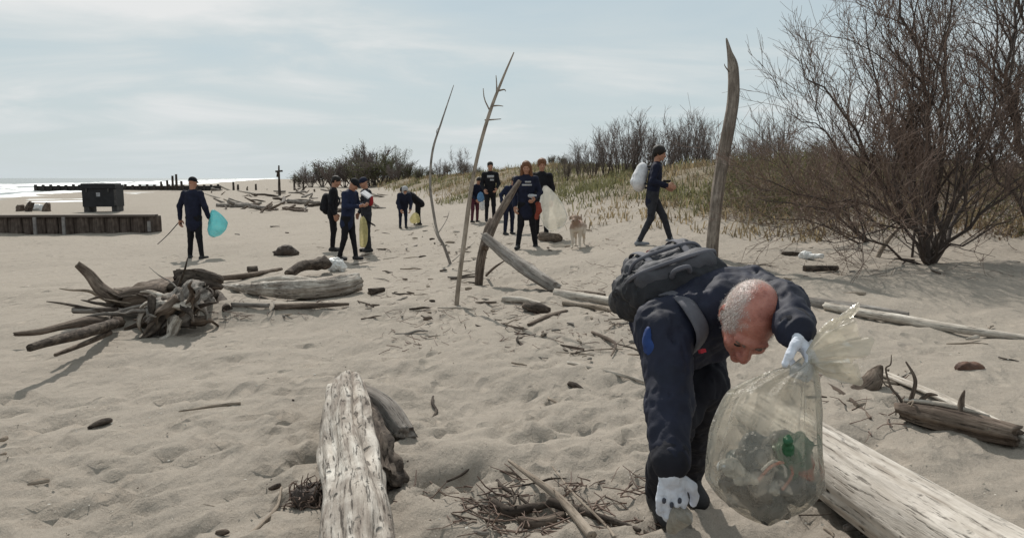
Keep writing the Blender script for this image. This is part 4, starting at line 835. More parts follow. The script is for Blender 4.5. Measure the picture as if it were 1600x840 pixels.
o = obj('litter_bag', mesh('litter_bag', V_, F_), M['whiteplastic'], loc=P(1270, 405)); o.rotation_euler = (0, 0, R(-50)); tag(o, 'torn strip of white plastic on the sand near the tamarisk', 'litter')
pole('driftwood_plank', 'thin dark plank lying beside the torn white plastic strip', [(1255, 422), (1280, 423), (1308, 421)], [.035, .04, .03], 'bark', seed=91)
pole('driftwood_stick', 'thin dark stick lying farther behind the torn white plastic strip', [(1222, 398), (1238, 399), (1250, 398)], [.03, .035, .02], 'bark', seed=92)
V_, F_ = sdf([cap((-.05, 0, .035), (.05, 0, .035), .04, .036)], .008, .01, wr=.012, wf=(30, 30, 30), seed=3)
tag(obj('brick_fragment', mesh('brick_fragment', V_, F_), mat('brick_lump', (.16, .085, .055), (.06, .035, .028)), loc=P(1516, 583)), 'small reddish brown lump alone on the smooth sand beyond the logs', 'brick')
g = P(1358, 610); logthing('driftwood_chunk', 'jagged pointed chunk of wood standing before the split plank', 'stump', [lift(g, -.03) + Vector((-.10, 0, 0)), lift(g, .03), lift(g, .09) + Vector((.05, .03, 0)), lift(g, .15) + Vector((.08, .03, 0))], [.05, .065, .045, .01], 'brown', seed=93, sides=16, n=16, rough=.4, groove=.3)
pole('driftwood_stick', 'thin grey stick running under the big bleached log', [(1282, 596), (1310, 612), (1345, 640), (1360, 655)], [.008, .012, .012, .008], 'brown', seed=94)
# cross-like post far up the beach
p = P(437, 305); zc = (p - CAM).dot(FW); hh = 46 / F * zc
th_ = thing('signal_post', 'tall dark post with a short crosspiece far up the beach', 'post', p); M['wet2'] = M['wet']
obj('pole', log_mesh('pole', [Vector((0, 0, -.3)), Vector((0, 0, hh * .5)), Vector((.03, 0, hh))], [hh * .055, hh * .036, hh * .026], sides=10, n=10, seed=4), M['wet'], th_)
obj('crosspiece', log_mesh('crosspiece', [Vector((-hh * .11, 0, hh * .80)), Vector((hh * .13, 0, hh * .82))], [hh * .032, hh * .03], sides=8, n=6, seed=5), M['wet'], th_)
obj('bracket', log_mesh('bracket', [Vector((-hh * .06, 0, hh * .62)), Vector((-hh * .02, 0, hh * .78))], [hh * .03, hh * .05], sides=8, n=6, seed=6), M['wet'], th_)
# ================================================================== PEOPLE
def cloth(name, c, c2=None, r=.85): return mat(name, c, c2, rough=r, scale=14, bump=.35, bscale=60, dist=.006, spec=.2)
M['navy'] = cloth('navy_fabric', (.014, .017, .036), (.009, .011, .023)); M['navy2'] = cloth('blue_fabric', (.018, .025, .058), (.011, .016, .038))
M['blk'] = cloth('black_fabric', (.012, .012, .015), (.007, .007, .009)); M['charcoal'] = cloth('charcoal_fabric', (.035, .037, .045), (.02, .021, .026))
M['skin'] = mat('skin', (.40, .215, .145), (.33, .165, .11), rough=.55, scale=30, bump=.1); M['hairdark'] = mat('dark_hair', (.02, .014, .011), (.01, .008, .007), rough=.6, scale=60, stretch=(1, 1, .15), bump=.5)
M['hairred'] = mat('auburn_hair', (.20, .085, .035), (.10, .04, .018), rough=.5, scale=60, stretch=(1, 1, .12), bump=.6); M['redc'] = cloth('red_fabric', (.30, .025, .03)); M['greyc'] = cloth('light_grey_fabric', (.42, .42, .43), (.32, .32, .33))
M['shoe'] = mat('dark_shoe', (.03, .03, .032), bump=.2); M['shoeg'] = mat('grey_shoe', (.22, .23, .25), bump=.2); M['whitec'] = cloth('white_fabric', (.66, .66, .68)); M['maroon'] = cloth('maroon_fabric', (.09, .025, .04))
M['eye'] = mat('eye_dark', (.015, .012, .01), rough=.2, bump=0)
def joinm(parts):
    vs, fs, ms, k = [], [], [], 0
    for v, f, mi in parts:
        v = np.asarray(v, float); vs.append(v); fs += [tuple(int(i) + k for i in q) for q in f]; ms += [mi] * len(f); k += len(v)
    me = mesh('m', np.concatenate(vs), fs); me.polygons.foreach_set('material_index', ms); me.update(); return me
def hand_prims(w, d, side, palmn, curl=.5, s=1.0):
    """palm and five bent fingers; w wrist, d direction to the fingers, side towards the thumb, palmn palm normal"""
    w, d, side, palmn = Vector(w), Vector(d).normalized(), Vector(side), Vector(palmn); side = (side - d * side.dot(d)).normalized(); palmn = (palmn - d * palmn.dot(d) - side * palmn.dot(side)).normalized()
    pr = [cap(w, w + d * .03 * s, .024 * s, .026 * s)]
    for k, off in enumerate((.030, .010, -.010, -.029)):
        a = w + d * .022 * s + side * off * .55 * s; kn = w + d * (.088, .092, .088, .080)[k] * s + side * off * s
        pr.append(cap(a, kn, .0155 * s, .0125 * s)); L1, L2, L3 = [x * s * (1, 1.1, 1.02, .8)[k] for x in (.040, .026, .02)]
        def rot(an): return d * math.cos(an) + palmn * math.sin(an)
        j1 = kn + rot(curl * .7) * L1; j2 = j1 + rot(curl * 1.9) * L2; j3 = j2 + rot(curl * 2.7) * L3
        pr += [cap(kn, j1, .0112 * s, .0102 * s), cap(j1, j2, .0102 * s, .0095 * s), cap(j2, j3, .0095 * s, .008 * s)]
    t0 = w + d * .025 * s + side * .02 * s; t1 = t0 + (d * .6 + side * .75 + palmn * .35 * curl).normalized() * .045 * s; t2 = t1 + (d * .85 + side * .25 + palmn * .8 * curl).normalized() * .032 * s; t3 = t2 + (d * .95 - side * .1 + palmn * 1.0 * curl).normalized() * .024 * s
    return pr + [cap(t0, t1, .017 * s, .0135 * s), cap(t1, t2, .013 * s, .011 * s), cap(t2, t3, .011 * s, .0088 * s)]
def tup(v): return (v.x, v.y, v.z)
def head_prims(M3, c, s=1.0):
    """face looks along local -Y, crown along +Z; M3 3x3 rotation"""
    c = Vector(c); X = lambda x, y, z: c + M3 @ (Vector((x, y, z)) * s); Mn = [[M3[i][j] for j in range(3)] for i in range(3)]
    e = lambda p, r, neg=False: ell(X(*p), tuple(q * s for q in r), Mn, neg)
    return [e((0, .012, .035), (.078, .098, .088)), e((0, -.02, -.02), (.068, .078, .085)), e((0, -.045, -.078), (.043, .040, .036)), e((0, -.086, -.096), (.018, .013, .016)),
            e((0, -.085, .030), (.052, .018, .014)), cap(X(0, -.092, .012), X(0, -.118, -.030), .009 * s, .0135 * s), e((.014, -.104, -.034), (.009, .010, .008)), e((-.014, -.104, -.034), (.009, .010, .008)),
            e((.031, -.100, .006), (.018, .014, .011), True), e((-.031, -.100, .006), (.018, .014, .011), True), e((.031, -.080, .006), (.013, .013, .012)), e((-.031, -.080, .006), (.013, .013, .012)),
            e((.042, -.07, -.022), (.020, .020, .018)), e((-.042, -.07, -.022), (.020, .020, .018)),
            e((0, -.094, -.058), (.022, .010, .0065)), e((0, -.092, -.070), (.019, .010, .0065)), e((0, -.106, -.0635), (.021, .012, .0022), True),
            e((.078, .012, -.005), (.009, .020, .031)), e((-.078, .012, -.005), (.009, .020, .031)), e((.082, .002, -.003), (.006, .010, .016), True), e((-.082, .002, -.003), (.006, .010, .016), True)]
def person(label, loc, rz, s=1.0, lean=0.0, twist=0.0, arms=None, legs=None, jacket='navy', trouser='blk', hair='hairdark', style='short', shoe='shoe', head=(20, 0), hipz=.93, hood=None, printc=None, group=None, skirt=0.0, bulk=1.0):
    """body frame: faces -Y, +X is the side on the right when seen from the front (image right when rz = 0)"""
    th_ = thing('person', label, 'person', (loc[0], loc[1], loc[2] - .02), rz, group); th_.scale = (s, s, s)
    V3 = Vector; hip = V3((0, 0, hipz)); cl_, sl_ = math.cos(lean), math.sin(lean); tw = Matrix.Rotation(twist, 3, 'Z')
    up = V3((0, -sl_, cl_)); fwd = V3((0, -cl_, -sl_)); chest = hip + up * .30; neck = hip + up * .52
    shl = neck + up * -.055 + tw @ V3((.175, 0, 0)); shr = neck + up * -.055 + tw @ V3((-.175, 0, 0))
    arms = arms or {}; legs = legs or {}
    aL = [V3(p) for p in arms.get('L', ((.24, .02, 1.12), (.25, -.06, .88)))]; aR = [V3(p) for p in arms.get('R', ((-.24, .02, 1.12), (-.25, -.06, .88)))]
    lL = [V3(p) for p in legs.get('L', ((.10, -.02, .50), (.11, .02, .09)))]; lR = [V3(p) for p in legs.get('R', ((-.10, -.02, .50), (-.11, .02, .09)))]
    fl = tuple(fwd); q = bulk
    pr = [cap(hip + up * (-.06 - skirt), hip + up * .12, .165 * q, .155 * q, fl, 1.45), cap(hip + up * .10, chest, .155 * q, .17 * q, fl, 1.42), cap(chest, neck + up * -.10, .172 * q, .15 * q, fl, 1.45), cap(shl, shr, .068 * q, .068 * q), cap(neck + up * -.08, neck + up * .0, .07, .06)]
    for sh, (el, wr) in ((shl, aL), (shr, aR)): pr += [cap(sh, el, .066 * q, .052 * q), cap(el, wr, .052 * q, .040 * q)]
    V_, F_ = sdf(pr, .014, .035, wr=.010, wf=(11, 11, 8), seed=int(loc[0] * 10)); jo = obj('jacket', mesh('jacket', V_, F_), M[jacket], th_)
    pr = [cap(hip + V3((-.04, 0, -.02)), hip + V3((.04, 0, -.02)), .135, .135, (0, 1, 0), 1.2)]
    for sx_, (kn, an) in ((1, lL), (-1, lR)):
        h_ = hip + V3((sx_ * .085, 0, -.05)); pr += [cap(h_, kn, .092, .064), cap(kn, an, .062, .046)]
    V_, F_ = sdf(pr, .014, .03, wr=.008, wf=(10, 10, 10), seed=int(loc[1] * 10)); obj('trousers', mesh('trousers', V_, F_), M[trouser], th_)
    for an, key in ((lL[1], 'LF'), (lR[1], 'RF')):
        fd = V3(legs.get(key, (0, -1, 0))).normalized()
        V_, F_ = sdf([cap(an + V3((0, 0, .01)), an - V3((0, 0, .03)), .047, .045), cap(an - V3((0, 0, .045)) - fd * .045, an - V3((0, 0, .05)) + fd * .15, .042, .036)], .010, .02); obj('shoe', mesh('shoe', V_, F_), M[shoe], th_)
    pit, yaw = R(head[0]), R(head[1]); hm = Matrix.Rotation(yaw, 3, 'Z') @ Matrix.Rotation(pit, 3, 'X')
    hc = neck + up * .06 + hm @ V3((0, -.005, .125))
    pr = head_prims(hm, hc) + [cap(neck + up * -.04, hc + hm @ V3((0, .02, -.05)), .056, .054), cap(neck + up * -.03, chest, .05, .07), cap(shl, shr, .04, .04)]
    for sh, (el, wr), sx_ in ((shl, aL, 1), (shr, aR, -1)):
        d = (wr - el).normalized(); pr += [cap(sh, el, .036, .032), cap(el, wr + d * .01, .032, .027)] + hand_prims(wr + d * .005, d, V3((-sx_ * .3, -1, .1)), V3((-sx_, .2, 0)), .5, 1.1)
    V_, F_ = sdf(pr, .0112, .012); bo = obj('body', mesh('body', V_, F_), M['skin'], th_)
    for ex in (-.031, .031):
        V_, F_ = sdf([ell(hc + hm @ V3((ex, -.0875, .006)), (.011, .008, .007), [[hm[i][j] for j in range(3)] for i in range(3)])], .004, .001); obj('eye', mesh('eye', V_, F_), M['eye'], bo)
    Xh = lambda x, y, z: hc + hm @ V3((x, y, z)); Mn = [[hm[i][j] for j in range(3)] for i in range(3)]
    if style == 'cap':
        pr = [ell(Xh(0, .012, .055), (.086, .106, .082), Mn), cap(Xh(-.045, -.10, .052), Xh(.045, -.10, .052), .010, .010), cap(Xh(-.03, -.14, .042), Xh(.03, -.14, .042), .008, .008), ell(Xh(0, -.10, .05), (.062, .06, .011), Mn), ell(Xh(0, -.03, -.06), (.12, .13, .075), Mn, True)]
    elif style == 'long':
        pr = [ell(Xh(0, .018, .045), (.092, .110, .095), Mn), cap(Xh(.07, .03, .02), Xh(.095, -.01, -.20), .042, .045), cap(Xh(-.07, .03, .02), Xh(-.095, -.01, -.20), .042, .045), cap(Xh(0, .07, .02), Xh(0, .08, -.22), .07, .06), ell(Xh(0, -.10, -.03), (.060, .075, .085), Mn, True)]
    elif style == 'bushy':
        pr = [ell(Xh(0, .02, .05), (.105, .118, .105), Mn), ell(Xh(0, .07, .0), (.09, .06, .08), Mn), ell(Xh(0, -.10, -.045), (.075, .08, .09), Mn, True)]
    else:
        pr = [ell(Xh(0, .018, .045), (.087, .105, .090), Mn), ell(Xh(0, .06, -.01), (.075, .055, .06), Mn), ell(Xh(0, -.085, -.045), (.085, .085, .085), Mn, True)]
    V_, F_ = sdf(pr, .009, .012, wr=.006 if style != 'cap' else 0, wf=(40, 40, 25), seed=3); obj('cap' if style == 'cap' else 'hair', mesh('hair', V_, F_), M[hair], th_)
    if hood:
        V_, F_ = sdf([ell(Xh(0, .03, .03), (.115, .125, .13), Mn), cap(Xh(0, .05, -.06), neck + up * .02, .10, .09), ell(Xh(0, -.11, -.01), (.075, .09, .10), Mn, True)], .012, .02); obj('hood', mesh('hood', V_, F_), M[hood], th_)
    if printc:      # chest print: narrow bars lying on the cloth
        for dx, dz, w_, h_ in printc:
            c_ = hip + up * (.30 + dz) + fwd * (.172 * q / 1.43 + .012) + V3((dx, 0, 0)); v_ = []
            for sx_ in (-.5, -.17, .17, .5):
                for sz_ in (-.5, .5): v_.append(tup(c_ + V3((sx_ * w_, 0, 0)) + up * (sz_ * h_) - fwd * (.03 * (2 * sx_) ** 2 * w_ / .2)))
            v_ += [tup(V3(p) - fwd * .02) for p in v_]
            f_ = [(i * 2, i * 2 + 1, i * 2 + 3, i * 2 + 2) for i in range(3)] + [(8 + i * 2, 8 + i * 2 + 2, 8 + i * 2 + 3, 8 + i * 2 + 1) for i in range(3)] + [(0, 2, 10, 8), (2, 4, 12, 10), (4, 6, 14, 12), (1, 9, 11, 3), (3, 11, 13, 5), (5, 13, 15, 7), (0, 8, 9, 1), (6, 7, 15, 14)]
            obj('print', mesh('print', v_, f_), M['greyc'], jo)
    return th_
def far_pack(label, pt, rz, m, sz=(.15, .10, .23)):
    """small rucksack hung on a back; pt = centre"""
    th_ = thing('backpack', label, 'backpack', pt, rz)
    x, y, z = sz; V_, F_ = sdf([cap((-x * .5, 0, -z * .6), (x * .5, 0, -z * .6), y, y), cap((-x * .45, 0, 0), (x * .45, 0, 0), y * 1.05, y * 1.05), cap((-x * .4, 0, z * .5), (x * .4, 0, z * .5), y * .85, y * .85), cap((0, 0, -z * .5), (0, 0, z * .55), x * .95, x * .85, (0, 1, 0), 1.35)], .014, .06); obj('main_compartment', mesh('mc', V_, F_), M[m], th_)
    V_, F_ = sdf([cap((-x * .4, y * .9, -z * .5), (x * .4, y * .9, -z * .5), y * .45, y * .45), cap((-x * .35, y * .85, -z * .05), (x * .35, y * .85, -z * .05), y * .4, y * .4), cap((0, y * .8, -z * .5), (0, y * .6, z * .35), x * .5, x * .4)], .012, .05); obj('front_pocket', mesh('fp', V_, F_), M[m], th_)
    for sx_ in (-1, 1):
        pts = [V3_(sx_ * x * .5, -y * .7, z * .75), V3_(sx_ * x * .62, -y * 2.2, z * .85), V3_(sx_ * x * .7, -y * 3.0, z * .3), V3_(sx_ * x * .8, -y * 2.0, -z * .55), V3_(sx_ * x * .7, -y * .6, -z * .65)]; obj('strap', log_mesh('strap', pts, [.018] * 5, sides=6, n=14, rough=0, groove=0, jag=0), M['charcoal'], th_)
    return th_
V3_ = lambda x, y, z: Vector((x, y, z))
def hang_bag(name, label, top, rows, m, seed=0, depth=.7, sides=22, fill=None):
    """plastic bag hanging from a hand: rows of (centre, half width) from the gathered neck down"""
    n = 26; cs = spline([Vector(r_[0]) - Vector(top) for r_ in rows], n); hw = lerp_list([r_[1] for r_ in rows], n); v, f = [], []
    for i in range(n):
        tt = i / (n - 1)
        for k in range(sides):
            a = 2 * math.pi * k / sides; pl = 1 + (.22 * (1 - tt) ** 1.3) * math.sin(a * 7 + seed + tt * 2) + .05 * float(vn3(math.cos(a) * 1.6, math.sin(a) * 1.6, tt * 5 + seed, seed))
            v.append((cs[i].x + hw[i] * pl * math.cos(a), cs[i].y + hw[i] * pl * math.sin(a) * depth, cs[i].z + .015 * float(vn3(math.cos(a) * 2, math.sin(a) * 2, tt * 4, seed + 5))))
    for i in range(n - 1):
        for k in range(sides):
            a = i * sides + k; b = i * sides + (k + 1) % sides; f.append((a, a + sides, b + sides, b))
    f.append(tuple((n - 1) * sides + k for k in range(sides)))
    return tag(obj(name, mesh(name, v, f), M[m], loc=top), label, 'bag')
M['aqua'] = film('aqua_plastic', (.20, .62, .66), .80, bscale=6); M['clear'] = film('clear_plastic_far', (.74, .73, .68), .42, bscale=3, bump=.25); M['yellow'] = film('yellow_plastic', (.66, .60, .33), .75, bscale=6); M['bluebag'] = film('blue_plastic', (.22, .42, .66), .9, bscale=6); M['whitebag'] = film('white_plastic_film', (.78, .78, .78), .92, bscale=6)
def hs(px, py_foot, zt): p = P(px, py_foot); return p
# --- A: standing alone on the left with aqua bag and picker
p = P(306, 404); zc = (p - CAM).dot(FW); s = 128 / F * zc / 1.76
person('person in navy jacket and dark cap standing alone with an aqua bag', p, R(172), s, legs={'L': ((.11, -.03, .5), (.16, -.05, .09)), 'R': ((-.10, .0, .5), (-.17, .04, .09)), 'LF': (.4, -1, 0), 'RF': (-.2, -1, 0)},
       arms={'R': ((-.29, .03, 1.12), (-.30, -.08, .90)), 'L': ((.30, .02, 1.14), (.33, -.02, .87))}, style='cap', hair='blk', head=(15, 0), skirt=.10, bulk=1.08)
hb = Q(333, 328, zc - .05)
hang_bag('rubbish_bag', 'aqua blue plastic bag held by the person standing alone', hb, [(hb, .02), (hb + V3_(.05, 0, -.10), .12), (hb + V3_(.10, 0, -.28), .21), (hb + V3_(.06, 0, -.45), .20), (hb + V3_(0, 0, -.58), .12), (hb + V3_(-.02, 0, -.62), .02)], 'aqua', 1)
h0 = Q(279, 348, zc)
th_ = thing('litter_picker', 'long thin litter picker in the left hand of the lone person', 'litter picker', h0); obj('shaft', log_mesh('shaft', [V3_(.04, 0, .05), V3_(-.2, -.1, -.25), V3_(-.42, -.2, -.48)], [.012, .010, .008], sides=6, n=8, rough=0, groove=0), M['charcoal'], th_); obj('grip', log_mesh('grip', [V3_(.04, 0, .05), V3_(.06, -.02, -.03)], [.02, .018], sides=8, n=5), M['blk'], th_)
# --- B: group of three
p = P(545, 405); zc = (p - CAM).dot(FW); s = 128 / F * zc / 1.74; pB = p
person('person in blue jacket with head bowed over a sheet of paper', p, R(68), s, lean=R(9), head=(42, 0), jacket='navy2', legs={'L': ((.10, -.05, .5), (.12, -.10, .09)), 'R': ((-.10, .02, .5), (-.13, .14, .09))}, arms={'L': ((.25, -.10, 1.14), (.10, -.34, 1.15)), 'R': ((-.25, -.10, 1.14), (-.10, -.34, 1.15))}, style='cap', hair='blk', skirt=.08, bulk=1.1)
pp = Q(572, 304, zc - .06); bb = Boxes(); Mx = Matrix.Rotation(R(35), 3, 'Y') @ Matrix.Rotation(R(15), 3, 'X'); bb.add((0, 0, 0), (.22, .30, .006), Mx); bb.add((.01, .01, .012), (.20, .28, .004), Mx); tag(obj('paper_sheet', bb.mesh('paper_sheet'), M['whitec'], loc=pp), 'white sheet of paper held up by the person in blue', 'paper')
p2 = P(521, 391); zc2 = (p2 - CAM).dot(FW)
person('person in dark clothes with a black backpack standing behind the paper reader', p2, R(100), 1.0 * 112 / F * zc2 / 1.68, jacket='blk', trouser='blk', hair='hairdark', style='short', head=(25, 0), lean=R(5))
far_pack('black backpack on the person behind the paper reader', Q(510, 318, zc2 - .05), R(100), 'blk', (.16, .11, .24))
p3 = P(574, 392); zc3 = (p3 - CAM).dot(FW)
person('person in dark cap and jacket carrying a red bag beside the paper reader', p3, R(-60), 112 / F * zc3 / 1.70, jacket='charcoal', trouser='charcoal', style='cap', hair='navy', head=(25, 10), arms={'L': ((.24, -.08, 1.15), (.12, -.28, 1.10)), 'R': ((-.26, .02, 1.14), (-.24, -.10, .92))})
far_pack('red shoulder bag carried by the person in the dark cap', Q(576, 312, zc3 - .22), R(-30), 'redc', (.10, .07, .12))
hb = Q(566, 338, zc3 - .35)
hang_bag('rubbish_bag', 'long cream yellow plastic bag hanging beside the paper reader', hb, [(hb, .02), (hb + V3_(.02, 0, -.10), .07), (hb + V3_(.03, 0, -.32), .10), (hb + V3_(.02, 0, -.58), .10), (hb + V3_(.0, 0, -.72), .07), (hb + V3_(0, 0, -.75), .02)], 'yellow', 2)
h0 = Q(574, 346, zc3 - .3); th_ = thing('litter_picker', 'short black litter picker pointing away from the cream bag', 'litter picker', h0); obj('shaft', log_mesh('shaft', [V3_(-.10, 0, .10), V3_(.02, 0, .01), V3_(.14, 0, -.08)], [.016, .022, .018], sides=8, n=8), M['blk'], th_); obj('jaw', log_mesh('jaw', [V3_(.12, 0, -.06), V3_(.17, 0, -.09), V3_(.19, 0, -.12)], [.02, .016, .008], sides=8, n=6), M['blk'], th_)
# --- C: two bending people
p = P(630, 356); zc = (p - CAM).dot(FW); k_ = zc / F
person('person in navy with pale grey hood bending over farther up the beach', p, R(20), 60 * k_ / 1.42, bulk=1.3, lean=R(38), head=(45, 0), hipz=.86, hood='greyc', arms={'L': ((.24, -.30, .95), (.18, -.45, .72)), 'R': ((-.24, -.30, .95), (-.18, -.45, .72))}, trouser='navy')
p = P(654, 351); zc = (p - CAM).dot(FW); k_ = zc / F
person('person in black stooping over a green bag farther up the beach', p, R(-65), 58 * k_ / 1.40, bulk=1.3, lean=R(52), head=(55, 0), hipz=.88, jacket='blk', arms={'L': ((.22, -.45, .95), (.15, -.55, .70)), 'R': ((-.22, -.45, .95), (-.15, -.55, .70))}, style='bushy')
hb = Q(649, 332, zc - .4); hang_bag('rubbish_bag', 'yellow green plastic bag in front of the stooping person in black', hb, [(hb, .02), (hb + V3_(0, 0, -.08), .12), (hb + V3_(-.02, 0, -.25), .20), (hb + V3_(-.02, 0, -.38), .18), (hb + V3_(0, 0, -.42), .03)], 'yellow', 3)
# --- D: two behind the upright stick
p = P(766, 346); zc = (p - CAM).dot(FW)
person('tall person in black top with pale chest print behind the short brown post', p, R(10), 94 / F * zc / 1.77, jacket='blk', head=(12, 0), printc=[(0, .10, .2, .07), (.02, .0, .16, .05)], arms={'L': ((.25, -.05, 1.13), (.16, -.22, .98)), 'R': ((-.25, 0, 1.13), (-.2, -.2, .95))})
p = P(742, 347); zc = (p - CAM).dot(FW)
person('shorter person in navy and maroon holding a blue and white bag', p, R(35), 63 / F * zc / 1.45, lean=R(22), head=(35, 0), trouser='maroon', hipz=.86, arms={'L': ((.26, -.15, 1.02), (.2, -.36, .86)), 'R': ((-.25, -.15, 1.02), (-.16, -.32, .84))})
hb = Q(751, 300, zc - .5); hang_bag('rubbish_bag', 'blue plastic bag held up by the shorter person in navy', hb, [(hb, .02), (hb + V3_(0, 0, -.06), .08), (hb + V3_(0, 0, -.2), .12), (hb + V3_(0, 0, -.3), .10), (hb + V3_(0, 0, -.33), .03)], 'bluebag', 4)
hb = Q(754, 315, zc - .55); hang_bag('rubbish_bag', 'white plastic bag hanging below the blue plastic bag', hb, [(hb, .02), (hb + V3_(0, 0, -.05), .08), (hb + V3_(0, 0, -.16), .11), (hb + V3_(0, 0, -.26), .08), (hb + V3_(0, 0, -.29), .02)], 'whitebag', 5)
# --- E: woman with auburn hair, companions behind
p = P(822, 388); zc = (p - CAM).dot(FW); s = 135 / F * zc / 1.74; pE = p; zE = zc
person('woman with long auburn hair in navy sweatshirt with white chest print', p, R(6), s, hair='hairred', style='long', head=(14, -8), printc=[(.02, .12, .12, .03), (.0, .06, .2, .032)], legs={'L': ((.13, -.02, .5), (.19, .0, .09)), 'R': ((-.11, -.02, .5), (-.17, -.02, .09)), 'LF': (.4, -1, 0), 'RF': (-.4, -1, 0)}, arms={'L': ((.28, .0, 1.14), (.14, -.22, 1.02)), 'R': ((-.25, .02, 1.13), (-.24, -.08, .88))}, skirt=.12, bulk=1.05)
V_, F_ = sdf([cap((-.05, 0, 0), (.06, 0, .0), .035, .03), cap((0, 0, -.02), (.02, 0, -.10), .03, .02)], .01, .03, wr=.012, wf=(20, 20, 20)); tag(obj('work_glove', mesh('work_glove', V_, F_), M['greyc'], loc=Q(832, 306, zc - .30)), 'pale grey glove held at the waist of the auburn haired woman', 'glove')
V_, F_ = sdf([cap((0, 0, .06), (.02, 0, -.06), .05, .06), cap((.02, 0, -.06), (-.03, 0, -.20), .05, .035)], .01, .03, wr=.02, wf=(14, 14, 14)); tag(obj('red_cloth', mesh('red_cloth', V_, F_), cloth('rust_red_fabric', (.26, .06, .04)), loc=Q(841, 324, zc - .22)), 'rust red cloth hanging at the hip of the auburn haired woman', 'cloth')
p = P(846, 372); zc = (p - CAM).dot(FW)
person('person in black jacket standing half hidden behind the auburn haired woman', p, R(-15), 122 / F * zc / 1.74, jacket='blk', hair='hairred', style='bushy', head=(10, 20))
p = P(795, 366); zc = (p - CAM).dot(FW)
person('person in navy stooping behind the slanting brown pole', p, R(30), 84 / F * zc / 1.50, lean=R(25), head=(40, 0), hipz=.88, jacket='navy2', trouser='navy')
zc = zE + .35; hb = Q(852, 290, zc)
hang_bag('rubbish_bag', 'large clear plastic bag ballooning beside the auburn haired woman', hb, [(hb, .03), (hb + V3_(.05, 0, -.12), .10), (hb + V3_(.12, 0, -.35), .22), (hb + V3_(.17, 0, -.62), .27), (hb + V3_(.18, 0, -.82), .2), (hb + V3_(.16, 0, -.92), .04)], 'clear', 6)
# --- F: walking man with pale rucksack
p = P(1018, 382); zc = (p - CAM).dot(FW); s = 157 / F * zc / 1.80
person('man striding past the dune in navy jacket with a pale rucksack', p, R(80), s, lean=R(7), head=(12, -10), trouser='charcoal', style='bushy', shoe='shoeg', jacket='navy', legs={'L': ((.09, -.20, .52), (.10, -.33, .13)), 'R': ((-.09, .02, .50), (-.10, .22, .09))}, arms={'L': ((.25, -.02, 1.14), (.18, -.22, 1.05)), 'R': ((-.25, .02, 1.14), (-.2, -.24, 1.08))}, skirt=.06)
o = far_pack('pale grey white rucksack on the back of the striding man', Q(1001, 276, zc), R(80), 'whitec', (.15, .10, .22)); o.rotation_euler = (R(10), R(18), R(80))
V_, F_ = sdf([cap((-.05, 0, 0), (.05, 0, 0), .02, .02)], .008, .01); tag(obj('phone', mesh('phone', V_, F_), M['blk'], loc=Q(1042, 283, zc)), 'small black object in the hand of the striding man', 'phone')
# --- dog
p = P(902, 387); zc = (p - CAM).dot(FW); s = 52 / F * zc / .62
th_ = thing('dog', 'brown and white dog standing on the sand facing the auburn haired woman', 'dog', p, R(-14)); th_.scale = (s,) * 3
m_, t_, b_, o_ = newmat('dog_coat'); tcn = N(t_, 'ShaderNodeTexCoord'); nn = N(t_, 'ShaderNodeTexNoise', i_Scale=5.0, i_Detail=3.0); L(t_, tcn.outputs['Object'], nn.inputs['Vector']); sp3 = N(t_, 'ShaderNodeSeparateXYZ'); L(t_, tcn.outputs['Object'], sp3.inputs[0])
fac = ramp(t_, math_(t_, 'ADD', math_(t_, 'MULTIPLY', sp3.outputs[2], 1.6), math_(t_, 'MULTIPLY', nn.outputs[0], .5)), [(.84, 0.0), (.96, 1.0)]); n6 = N(t_, 'ShaderNodeTexNoise', i_Scale=60.0); L(t_, tcn.outputs['Object'], n6.inputs['Vector'])
L(t_, mixc(t_, fac, (.56, .49, .41), (.27, .185, .135)), b_.inputs['Base Color']); b_.inputs['Roughness'].default_value = .9; bn = N(t_, 'ShaderNodeBump', i_Strength=.5, i_Distance=.01); L(t_, n6.outputs[0], bn.inputs['Height']); L(t_, bn.outputs[0], b_.inputs['Normal'])
pr = [cap((0, -.16, .40), (0, .04, .39), .115, .105), cap((0, .04, .39), (0, .26, .41), .100, .090), cap((0, -.18, .43), (0, -.27, .53), .075, .062), ell((0, -.32, .565), (.062, .072, .060)), cap((0, -.35, .555), (0, -.455, .525), .040, .026), cap((0, -.35, .54), (0, -.43, .512), .03, .02)]
for sx_ in (-1, 1):
    pr += [cap((sx_ * .055, -.30, .60), (sx_ * .085, -.30, .575), .02, .018), cap((sx_ * .085, -.30, .575), (sx_ * .092, -.325, .535), .018, .010)]
    pr += [cap((sx_ * .07, -.18, .36), (sx_ * .07, -.15, .24), .052, .034), cap((sx_ * .07, -.15, .24), (sx_ * .07, -.17, .05), .030, .020), cap((sx_ * .07, -.17, .03), (sx_ * .07, -.21, .02), .024, .022)]
    pr += [cap((sx_ * .07, .25, .38), (sx_ * .08, .19, .26), .072, .044), cap((sx_ * .08, .19, .26), (sx_ * .08, .30, .17), .038, .025), cap((sx_ * .08, .30, .17), (sx_ * .08, .28, .04), .022, .019), cap((sx_ * .08, .28, .025), (sx_ * .08, .235, .02), .023, .022)]
pr += [cap((0, .33, .44), (0, .42, .50), .028, .022), cap((0, .42, .50), (0, .44, .60), .022, .010)]
V_, F_ = sdf(pr, .0085, .02); obj('body', mesh('body', V_, F_), m_, th_)
V_, F_ = sdf([ell((0, -.48, .535), (.014, .010, .010))], .004, .001); obj('nose', mesh('nose', V_, F_), M['eye'], th_)
for sx_ in (-1, 1): V_, F_ = sdf([ell((sx_ * .03, -.372, .582), (.009, .008, .009))], .0035, .001); obj('eye', mesh('eye', V_, F_), M['eye'], th_)
